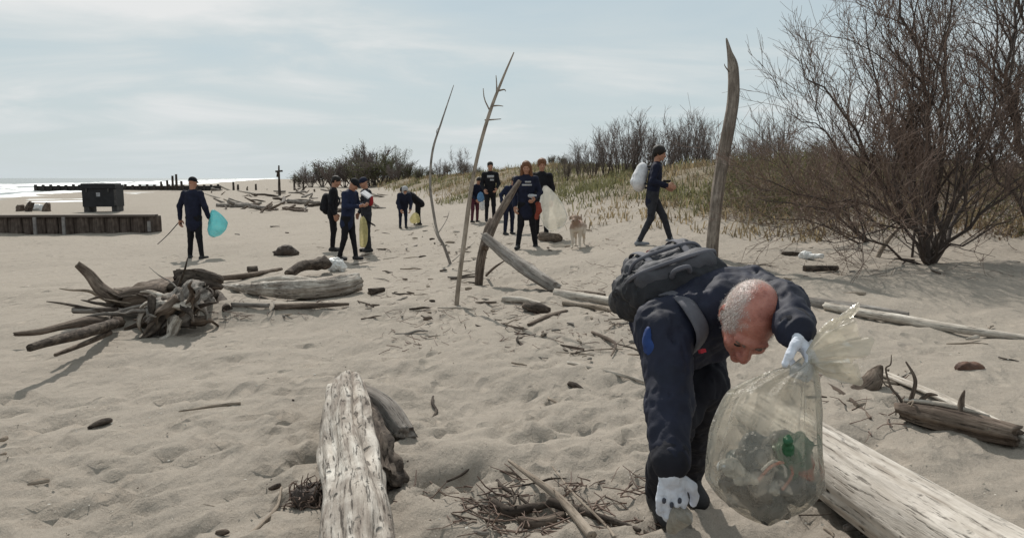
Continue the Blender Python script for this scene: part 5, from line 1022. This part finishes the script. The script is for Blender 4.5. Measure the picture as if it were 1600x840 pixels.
obj('collar', log_mesh('collar', [V3_(.075 * math.cos(a), -.215 + .05 * math.cos(a * 0) + .045 * math.sin(a), .475 - .06 * math.sin(a)) for a in np.linspace(0, 2 * math.pi, 13)], [.009] * 13, sides=6, n=26, rough=0, groove=0, jag=0), M['redc'], th_)
# ================================================================== FOREGROUND MAN
M['jacket'] = mat('jacket_navy', (.013, .016, .034), (.008, .010, .021), rough=.72, scale=9, bump=.35, bscale=180, dist=.002, spec=.3)
M['trouser'] = mat('trouser_dark', (.012, .013, .020), (.008, .008, .013), rough=.85, scale=12, bump=.4, bscale=150, dist=.002)
M['bluepanel'] = mat('blue_panel', (.018, .055, .20), (.010, .032, .13), rough=.7, bump=.2); M['glove'] = mat('white_glove', (.62, .65, .72), (.50, .53, .60), rough=.85, scale=25, bump=.5, bscale=220, dist=.002); M['glovepatch'] = mat('glove_grip', (.05, .055, .075), rough=.6, bump=.3)
M['packgrey'] = mat('pack_grey_nylon', (.075, .075, .085), (.045, .045, .053), rough=.7, scale=14, bump=.4, bscale=220, dist=.002); M['packdark'] = mat('pack_dark_nylon', (.022, .023, .028), (.013, .014, .018), rough=.7, scale=14, bump=.4, bscale=220, dist=.002)
M['strapgrey'] = mat('strap_grey', (.13, .13, .15), (.08, .08, .095), rough=.8, bump=.3, bscale=150, dist=.002); M['logored'] = mat('logo_red', (.42, .035, .045), (.30, .02, .03), bump=0); M['logowhite'] = mat('logo_white', (.6, .6, .6), bump=0)
# weathered skin with a ruddy scalp
m, t, b, o = newmat('man_skin'); tcn = N(t, 'ShaderNodeTexCoord'); n1 = N(t, 'ShaderNodeTexNoise', i_Scale=22.0, i_Detail=5.0, i_Roughness=.65); L(t, tcn.outputs['Object'], n1.inputs['Vector']); n2 = N(t, 'ShaderNodeTexNoise', i_Scale=230.0, i_Detail=3.0); L(t, tcn.outputs['Object'], n2.inputs['Vector'])
ha = N(t, 'ShaderNodeAttribute', attribute_name='hair')
L(t, mixc(t, math_(t, 'MULTIPLY', ha.outputs['Fac'], .68), ramp(t, n1.outputs[0], [(.3, (.23, .075, .055)), (.5, (.36, .135, .10)), (.72, (.45, .20, .155))]), (.42, .37, .34)), b.inputs['Base Color']); b.inputs['Roughness'].default_value = .5; b.inputs['Subsurface Weight'].default_value = .12; b.inputs['Subsurface Radius'].default_value = (.012, .004, .002); b.inputs['Subsurface Scale'].default_value = 1.0
bn = N(t, 'ShaderNodeBump', i_Strength=.7, i_Distance=.003); L(t, math_(t, 'ADD', n2.outputs[0], n1.outputs[0]), bn.inputs['Height']); L(t, bn.outputs[0], b.inputs['Normal']); M['mskin'] = m
M['browhair'] = mat('brow_hair', (.22, .16, .13), (.12, .08, .065), scale=200, bump=.5)
M['greyhair'] = mat('cropped_grey_hair', (.58, .55, .52), (.40, .36, .33), rough=.6, scale=110, bump=.7, bscale=260, dist=.003)
V3 = Vector
nk = Q(1128, 478, 2.26); pel = Q(1062, 500, 2.82); pel.z = .74
shR = Q(1038, 512, 2.24); shL = Q(1180, 462, 2.34)
spn = (nk - pel).normalized(); sidev = (shL - shR).normalized(); upv = spn.cross(sidev) * -1
if upv.z < 0: upv = -upv
upv = (upv - spn * upv.dot(spn)).normalized()
elR, wrR = Q(1046, 632, 2.13), Q(1048, 728, 1.99)
elL, wrL = Q(1222, 474, 2.10), Q(1243, 518, 1.94)
fR = P(1052, 822); fL = P(1078, 776)
fR = V3((fR.x - .03, fR.y + .10, float(G(fR.x, fR.y)))); man = thing('person', 'grey haired man in navy jacket bending forward to pick up litter', 'person', (fL.x, fL.y, float(G(fL.x, fL.y)))); O0 = V3(man.location)
def rel(prs): 
    out_ = []
    for p in prs:
        p = list(p); p[1] = p[1] - np.array(O0)
        if p[0] == 'cap': p[2] = p[2] - np.array(O0)
        out_.append(tuple(p))
    return out_
def part(name, prs, m, vox, k, parent=None, **kw):
    V_, F_ = sdf(rel(prs), vox, k, **kw); return obj(name, mesh(name, V_, F_), m, parent or man)
at_ = lambda f, s_=0, u_=0: pel.lerp(nk, f) + sidev * s_ + upv * u_
fl = tuple(upv)
jk = [cap(at_(-.10), at_(.35), .185, .19, fl, 1.35), cap(at_(.35), at_(.80, 0, -.01), .19, .185, fl, 1.35), cap(shR + spn * -.02, shL + spn * -.02, .085, .085), cap(at_(.85), nk + spn * .02, .10, .075),
      cap(shR + V3((0, 0, -.02)), elR, .078, .064), cap(elR, wrR + (elR - wrR).normalized() * .02, .064, .050), cap(shL, elL, .078, .062), cap(elL, wrL, .061, .047), cap(at_(.45, -.10, -.03), at_(.75, -.08, -.05), .13, .12)]
part('jacket', jk, M['jacket'], .0075, .035, wr=.015, wf=(21, 21, 10), seed=5)
# collar, zip, cuffs, side panel
part('collar', [cap(nk + spn * .00 - sidev * .05, nk + spn * .045 - sidev * .035 - upv * .01, .028, .022), cap(nk + spn * .00 + sidev * .05, nk + spn * .045 + sidev * .035, .028, .022), cap(nk + upv * .05 - sidev * .04, nk + upv * .05 + sidev * .04, .024, .024), cap(nk - upv * .06 - sidev * .03 + spn * .02, nk - upv * .06 + sidev * .03 + spn * .02, .024, .024)], M['jacket'], .007, .03)
for el_, wr_ in ((elR, wrR), (elL, wrL)):
    d_ = (wr_ - el_).normalized(); part('cuff', [cap(wr_ - d_ * .035, wr_ - d_ * .012, .052, .051)], M['trouser'], .006, .01, wr=.004, wf=(40, 40, 40))
part('side_panel', [ell(Q(1013, 531, 2.185), (.018, .022, .042)), ell(Q(1020, 548, 2.17), (.016, .02, .03))], M['bluepanel'], .005, .02, wr=.006, wf=(30, 30, 30))
hipR, hipL = at_(-.12, -.09, -.03), at_(-.12, .09, -.03)
knL = Q(1102, 600, 2.52); knR = Q(1058, 640, 2.48)
part('trousers', [cap(at_(-.05), at_(-.2), .165, .16, fl, 1.2), cap(hipL, knL, .098, .078), cap(knL, fL + V3((0, .02, .10)), .074, .056), cap(hipR, knR, .098, .076), cap(knR, fR + V3((0, .02, .10)), .072, .056)], M['trouser'], .008, .03, wr=.016, wf=(18, 18, 9), seed=9)
for f_ in (fL, fR):
    part('shoe', [cap(f_ + V3((0, .03, .09)), f_ + V3((0, .03, .06)), .052, .05), cap(f_ + V3((0, .06, .045)), f_ + V3((.01, -.12, .04)), .048, .042)], M['shoe'], .008, .02)
# head
hc = Q(1170, 500, 2.10); HM = (Matrix.Rotation(R(-3), 3, 'Z') @ Matrix.Rotation(R(12), 3, 'Y') @ Matrix.Rotation(R(54), 3, 'X'))
HS = .95
hp = head_prims(HM, hc, HS); X = lambda x, y, z: hc + HM @ (V3((x, y, z)) * HS)
body = hp + [cap(X(0, .045, -.045), nk + spn * -.03, .062, .068), cap(nk, at_(.6), .07, .10), cap(X(0, .075, .0), X(0, .07, -.05), .05, .05)]
V_, F_ = sdf(rel(body), .0042, .014, wr=.0012, wf=(60, 60, 60)); hd = obj('body', mesh('body', V_, F_), M['mskin'], man)
Mn = [[HM[i][j] for j in range(3)] for i in range(3)]
for ex in (-.031, .031):
    part('eyebrow', [cap(X(ex * .6, -.1035, .029), X(ex * 1.4, -.0945, .032), .0034, .0024)], M['browhair'], .003, .004, parent=hd, wr=.003, wf=(120, 120, 120))
    part('eye', [ell(X(ex, -.0885, .006), (.0115, .008, .0065), Mn)], M['eye'], .0028, .001, parent=hd)
e = lambda p_, r_, neg=False: ell(X(*p_), tuple(q * HS for q in r_), Mn, neg)
hair_bald = lambda p: ss(((p[:, 0] - .010) / .060) ** 2 + ((p[:, 1] + .025) / .108) ** 2, .45, 1.35)
def hair_mask(co):
    p = (np.array(HM).T @ (co + np.array(O0) - np.array(hc)).T).T / HS
    wob_ = .010 * vn3(p[:, 0] * 60, p[:, 1] * 60, p[:, 2] * 60, 4)
    m_ = ss(p[:, 2] + .55 * (p[:, 1] + .03) + wob_, -.045, .0) * ss(p[:, 1] + .35 * p[:, 2] + wob_, -.060, -.035)
    return m_ * np.where(p[:, 2] > .04, hair_bald(p + wob_[:, None]), 1.0) * (np.abs(p[:, 0]) < .0815) * (p[:, 2] > -.075), p
vs = np.array([v_.co[:] for v_ in hd.data.vertices]); ns = np.array([v_.normal[:] for v_ in hd.data.vertices]); hm_, lp = hair_mask(vs)
atr = hd.data.attributes.new('hair', 'FLOAT', 'POINT'); atr.data.foreach_set('value', hm_.astype(np.float32))
rs = np.random.default_rng(3); cand = np.where(hm_ > .08)[0]; pw = hm_[cand]; pick = rs.choice(cand, 9000, p=pw / pw.sum())
comb = np.array(HM @ V3((0, -.6, -.35))); b0 = vs[pick] + rs.normal(0, .0022, (len(pick), 3)); d0 = ns[pick] * .55 + comb + rs.normal(0, .32, (len(pick), 3)); d0 /= np.linalg.norm(d0, axis=1)[:, None]; sd2 = np.cross(d0, ns[pick]); sd2 /= np.linalg.norm(sd2, axis=1)[:, None]; lnn = rs.uniform(.003, .008, len(pick))[:, None]
vv = np.stack([b0 - sd2 * .00045, b0 + sd2 * .00045, b0 + d0 * lnn + sd2 * .0002, b0 + d0 * lnn - sd2 * .0002], 1).reshape(-1, 3)
so = obj('hair', mesh('hair', vv, np.arange(len(vv)).reshape(-1, 4)), M['greyhair'], man); so['kind'] = 'stuff'
# gloves: right hand reaching down, left hand gripping the bag
dR = (wrR - elR).normalized(); dR2 = (V3((.03, -.12, -1))).normalized()
gR_ = part('glove', [cap(wrR - dR * .035, wrR + dR2 * .02, .043, .034)] + hand_prims(wrR + dR2 * .005, dR2, V3((1, -.1, 0)), V3((.1, .9, 0)), .5, 1.02), M['glove'], .0032, .005, wr=.004, wf=(48, 48, 48))
gp = wrR + dR2 * .085
for k, off in enumerate((.012, -.004, -.02)): part('grip_patch', [ell(gp + V3((off * 1.3 + .002, -.0165, -.012 * (k % 2))), (.0065, .003, .010))], M['glovepatch'], .003, .003, parent=gR_)
grip = Q(1262, 556, 1.88); dL = (grip - wrL).normalized()
part('glove', [cap(wrL - (wrL - elL).normalized() * .03, wrL + dL * .015, .043, .035)] + hand_prims(wrL + dL * .005, (dL + V3((.25, -.1, -.35))).normalized(), V3((-.4, -.9, .3)), V3((-.6, .2, -.8)), 1.25, 1.0), M['glove'], .0032, .005, wr=.004, wf=(48, 48, 48))
# ------------------------------------------------------------------ backpack
pc = Q(1044, 446, 2.50); bx = thing('backpack', 'grey and black backpack with red and white mark on the bending man', 'backpack', tuple(pc))
Z3 = spn; X3 = sidev; X3 = (X3 - Z3 * X3.dot(Z3)).normalized(); Y3 = Z3.cross(X3)
if Y3.z < 0: Y3 = -Y3
bp = lambda x, y, z: X3 * x + Y3 * y + Z3 * z
fy = tuple(Y3)
V_, F_ = sdf([cap(bp(-.09, 0, -.16), bp(.09, 0, -.16), .085, .085), cap(bp(-.10, 0, 0), bp(.10, 0, 0), .092, .092), cap(bp(-.08, -.005, .13), bp(.08, -.005, .13), .078, .078), cap(bp(-.03, .0, -.12), bp(-.03, .0, .10), .09, .09)], .007, .06, wr=.016, wf=(18, 18, 18), seed=3); obj('main_compartment', mesh('mc', V_, F_), M['packdark'], bx)
V_, F_ = sdf([cap(bp(-.075, .085, -.10), bp(.075, .085, -.10), .045, .045), cap(bp(-.085, .085, .02), bp(.085, .085, .02), .045, .045), cap(bp(-.06, .075, .09), bp(.06, .075, .09), .032, .032)], .006, .05, wr=.012, wf=(24, 24, 24), seed=6); fpo = obj('front_pocket', mesh('fp', V_, F_), M['packgrey'], bx)
V_, F_ = sdf([cap(bp(-.085, .045, .155), bp(.085, .045, .155), .040, .040), cap(bp(-.10, .03, .17), bp(.10, .03, .17), .025, .025)], .006, .04, wr=.006, wf=(20, 20, 20), seed=7); obj('top_flap', mesh('tf', V_, F_), M['packgrey'], bx)
def band(name, pts, r_, m, parent, flat=.35, up=None, sides=10): return obj(name, log_mesh(name, pts, [r_] * len(pts), sides=sides, n=len(pts) * 7, rough=.02, groove=0, jag=0, flat=flat, up=up), M[m], parent)
band('zip', [bp(-.135, .055, .06), bp(-.10, .105, .105), bp(0, .112, .12), bp(.10, .105, .105), bp(.135, .055, .06)], .006, 'strapgrey', bx, 1)
band('zip', [bp(-.16, .03, .02), bp(-.13, .06, .17), bp(0, .066, .205), bp(.13, .06, .17), bp(.16, .03, .02)], .007, 'strapgrey', bx, 1)
for sx_ in (-.062, .062): band('compression_strap', [bp(sx_, .03, .20), bp(sx_, .105, .12), bp(sx_ * 1.1, .137, .02), bp(sx_ * 1.1, .135, -.10), bp(sx_, .07, -.21)], .011, 'strapgrey', bx, .3, fy)
for sx_ in (-1, 1):
    V_, F_ = sdf([cap(bp(sx_ * .165, .0, -.15), bp(sx_ * .165, .01, -.02), .038, .042, tuple(X3), 1.5)], .006, .01, wr=.008, wf=(26, 26, 26), seed=9); obj('side_pocket', mesh('sp', V_, F_), M['packdark'], bx)
band('handle', [bp(-.03, .02, .215), bp(-.02, .035, .24), bp(.02, .035, .24), bp(.03, .02, .215)], .008, 'strapgrey', bx, 1)
bb = Boxes(); Mx = Matrix((X3, Y3, Z3)).transposed(); bb.add(bp(-.01, .131, .0), (.042, .006, .018), Mx); obj('logo', bb.mesh('logo'), M['logored'], fpo); bb = Boxes(); bb.add(bp(.022, .131, .012), (.014, .006, .022), Mx); obj('logo', bb.mesh('logo'), M['logowhite'], fpo)
toL = lambda p: p - pc
band('shoulder_strap', [bp(-.07, -.02, .19), toL(shR + sidev * .075 + upv * .085), toL(shR + sidev * .085 + spn * .085 + upv * .03), toL(shR + sidev * .09 + spn * .075 - upv * .06), toL(at_(.62, -.15, -.15))], .026, 'strapgrey', bx, .3, fy)
band('shoulder_strap', [bp(.07, -.02, .19), toL(shL - sidev * .07 + upv * .085), toL(shL - sidev * .075 + spn * .085 + upv * .03), toL(shL - sidev * .08 + spn * .075 - upv * .06), toL(at_(.62, .14, -.15))], .026, 'strapgrey', bx, .3, fy)
band('side_strap', [toL(Q(1000, 478, 2.36)), toL(Q(1006, 500, 2.26)), toL(Q(1016, 520, 2.20)), toL(Q(1026, 540, 2.165))], .008, 'strapgrey', bx, .5)
bb = Boxes(); q_ = toL(Q(1097, 548, 2.135)); bb.add(q_, (.016, .01, .03), Mx); obj('strap_buckle', bb.mesh('strap_buckle'), M['logored'], bx)
# ------------------------------------------------------------------ rubbish bag in the foreground
M['bagfilm'] = film('clear_bag_film', (.57, .545, .49), .38, rough=.18, bscale=17, bump=1.0)
rows = [(1262, 560, 10), (1254, 570, 17), (1234, 583, 40), (1214, 605, 64), (1204, 640, 76), (1197, 680, 83), (1195, 720, 87), (1195, 748, 88), (1197, 775, 70), (1198, 795, 48), (1198, 808, 26), (1198, 815, 4)]
zb = 1.86; top = Q(1262, 560, zb); n = 60; sides = 88
cs = spline([Q(u, v, zb) - top for u, v, h in rows], n); hw = np.interp(np.linspace(0, 1, n), np.linspace(0, 1, len(rows)), [h * zb / F for u, v, h in rows]); v, f = [], []
for i in range(n):
    tt = i / (n - 1)
    for k in range(sides):
        a = 2 * math.pi * k / sides; fold = (1 - tt) ** 1.5
        pl = 1 + .16 * fold * math.sin(a * 9 + 2.5 * float(vn2(a * 1.2, tt * 2, 4))) + .06 * fold * math.sin(a * 21 + 1) + .055 * float(vn3(math.cos(a) * 2.2, math.sin(a) * 2.2, tt * 4, 6)) * min(1, tt * 3) + .03 * float(vn3(math.cos(a) * 5, math.sin(a) * 5, tt * 9, 9)) * min(1, tt * 3)
        v.append(cs[i] + V3((1, 0, 0)) * (hw[i] * pl * math.cos(a)) + FW * (hw[i] * pl * math.sin(a) * .8) + UP * (.010 * float(vn3(math.cos(a) * 2, math.sin(a) * 2, tt * 4, 15))))
for i in range(n - 1):
    for k in range(sides):
        a = i * sides + k; b = i * sides + (k + 1) % sides; f.append((a, a + sides, b + sides, b))
f.append(tuple((n - 1) * sides + k for k in range(sides)))
bag = thing('rubbish_bag', 'big clear plastic bag half full of litter held by the bending man', 'bag', tuple(top)); obj('bag_body', mesh('bag_body', v, f), M['bagfilm'], bag)
mrows = [(1260, 560, 9), (1272, 555, 20), (1286, 550, 31), (1302, 545, 38), (1318, 541, 43), (1332, 538, 47)]; n = 26; sides = 72
cs = spline([Q(u, v_, zb - .002 * i) - top for i, (u, v_, h) in enumerate(mrows)], n); hw = np.interp(np.linspace(0, 1, n), np.linspace(0, 1, 6), [h * zb / F for _, _, h in mrows]); v, f = [], []
for i in range(n):
    tt = i / (n - 1)
    for k in range(sides):
        a = 2 * math.pi * k / sides; pl = 1 + .30 * math.sin(a * 6 + 3 * float(vn2(a, tt * 2.5, 3))) * (.5 + .5 * tt) + .13 * math.sin(a * 15 + tt * 3)
        v.append(cs[i] + UP * (hw[i] * pl * math.cos(a)) + FW * (hw[i] * pl * math.sin(a) * .7) + V3((1, 0, 0)) * (.022 * tt * math.sin(a * 4 + 1)))
for i in range(n - 1):
    for k in range(sides):
        a = i * sides + k; b = i * sides + (k + 1) % sides; f.append((a, a + sides, b + sides, b))
obj('bag_mouth', mesh('bag_mouth', v, f), film('clear_bag_gathered_film', (.62, .58, .50), .5, rough=.16, bscale=14, bump=.7), bag)
# litter inside the bag
def pmat(n_, c, r_=.35): return mat(n_, c, tuple(x * .6 for x in c), rough=r_, scale=20, bump=.4, spec=.5)
PG, PD, PW, PO, PB, PGr, PBl = pmat('green_plastic', (.015, .11, .045)), pmat('dark_plastic', (.02, .025, .025)), pmat('pale_wrapper', (.50, .49, .46)), pmat('orange_plastic', (.35, .09, .04)), pmat('brown_card', (.07, .05, .035), .8), pmat('grey_plastic', (.07, .08, .085)), pmat('teal_plastic', (.02, .055, .06))
prof = [(.0, 0), (.028, .0), (.031, .01), (.029, .04), (.031, .07), (.030, .12), (.024, .145), (.012, .165), (.011, .18), (.0135, .182), (.0135, .195), (.0, .196)]
bott = lathe_mesh('plastic_bottle', [(max(r_, .0005), z_) for r_, z_ in prof], 18, lambda a, z_: .10 * math.sin(3 * a + z_ * 60))
rr = random.Random(8)
def lit(name, me, m_, u, v_, dz, rot, label, cat, s=1.0):
    o = obj(name, me.copy(), m_, loc=Q(u, v_, zb + dz)); o.rotation_euler = rot; o.scale = (s, s, s); return tag(o, label, cat)
lit('plastic_bottle', bott, PG, 1232, 738, -.02, (.5, -.5, .3), 'green plastic bottle near the top of the litter in the clear bag', 'bottle', .8)
lit('plastic_bottle', bott, PBl, 1190, 772, .0, (1.4, .2, 1.9), 'dark teal bottle low in the clear bag', 'bottle', .75)
lit('plastic_bottle', bott, PGr, 1225, 775, .01, (1.7, -.5, 2.6), 'grey crushed bottle low in the clear bag', 'bottle', .75)
def crumple(seed, r_, am=.5, sq=(1, 1, 1)):
    V_, F_ = sdf([ell((0, 0, 0), (r_ * sq[0], r_ * sq[1], r_ * sq[2]))], r_ / 7, .005, wr=r_ * am, wf=(1.6 / r_,) * 3, seed=seed); return mesh('litter', V_, F_)
for k, (u, v_, dz, r_, m_, sq, lab) in enumerate([(1158, 740, -.035, .040, PW, (1.35, .7, .35), 'pale flattened wrapper pressed against the side of the clear bag'), (1178, 705, -.02, .036, PGr, (1.2, 1, .7), 'grey crumpled film on top of the litter in the clear bag'), (1240, 705, .0, .038, PG, (1.1, 1, 1.2), 'bright green crumpled plastic in the clear bag'), (1250, 732, .0, .034, PO, (.7, .8, 1.1), 'orange red crumpled plastic at the side of the clear bag'), (1172, 770, .0, .040, PB, (1.2, 1, .8), 'brown soaked card at the bottom of the clear bag'),
      (1202, 782, .0, .038, PD, (1.3, 1, .6), 'black crumpled plastic at the very bottom of the clear bag'), (1245, 765, -.02, .036, PD, (1, 1, .9), 'black crumpled plastic under the orange plastic in the clear bag'), (1195, 745, .04, .05, PD, (1.2, 1, .9), 'black crumpled plastic deep in the middle of the clear bag'), (1210, 762, -.05, .018, PW, (1.3, .5, .8), 'small white scrap low in the clear bag'), (1160, 722, .03, .034, PBl, (1.2, 1, .8), 'teal crumpled plastic behind the pale wrapper'), (1222, 690, .03, .028, PGr, (1, 1, 1), 'grey crumpled scrap above the green plastic'), (1140, 752, .0, .022, PB, (1, 1, .8), 'brown scrap in the corner of the clear bag'), (1225, 752, .05, .04, PD, (1.2, 1, 1), 'black crumpled plastic behind the green bottle in the clear bag'), (1172, 757, .05, .042, PD, (1.2, 1, .8), 'black crumpled plastic behind the brown card in the clear bag'), (1150, 768, .02, .034, PGr, (1, 1, .8), 'grey crumpled film beside the brown scrap in the clear bag'), (1212, 792, .0, .024, PB, (1.4, 1, .6), 'flat brown scrap under everything in the clear bag'), (1250, 748, .03, .03, PBl, (.7, 1, 1.1), 'teal crumpled plastic against the far side of the clear bag')]):
    tag(obj('crumpled_wrapper', crumple(k + 20, r_ * 1.12, .4, sq), m_, loc=Q(u, v_, zb + dz)), lab, 'litter').rotation_euler = (rr.uniform(-.5, .5), rr.uniform(-.6, .6), rr.uniform(0, 3))
for k, (uv, m_, lab) in enumerate([([(1185, 750), (1205, 728), (1230, 722), (1238, 740), (1222, 765)], PO, 'loop of orange cord among the litter in the clear bag'), ([(1190, 735), (1208, 720), (1225, 728), (1228, 745)], PW, 'short loop of white cord among the litter in the clear bag')]):
    me = log_mesh('cord', [Q(u, v_, zb - .085 + .004 * k) - Q(uv[0][0], uv[0][1], zb) for u, v_ in uv], [.004] * len(uv), sides=6, n=24, rough=0, groove=0, jag=0); tag(obj('cord', me, m_, loc=Q(uv[0][0], uv[0][1], zb)), lab, 'cord')
# crushed cup in the reaching hand
cup = lathe_mesh('plastic_cup', [(.018, 0), (.021, .02), (.024, .045), (.028, .07), (.030, .075)], 22, lambda a, z_: .14 * math.sin(2 * a + z_ * 50) + .06 * math.sin(5 * a))
o = obj('plastic_cup', cup, film('cloudy_cup', (.45, .42, .36), .75, bscale=40), loc=wrR + dR2 * .145 + V3((.005, .02, -.035))); o.rotation_euler = (.5, .3, 0); tag(o, 'crushed cloudy plastic cup pinched in the gloved hand', 'cup')
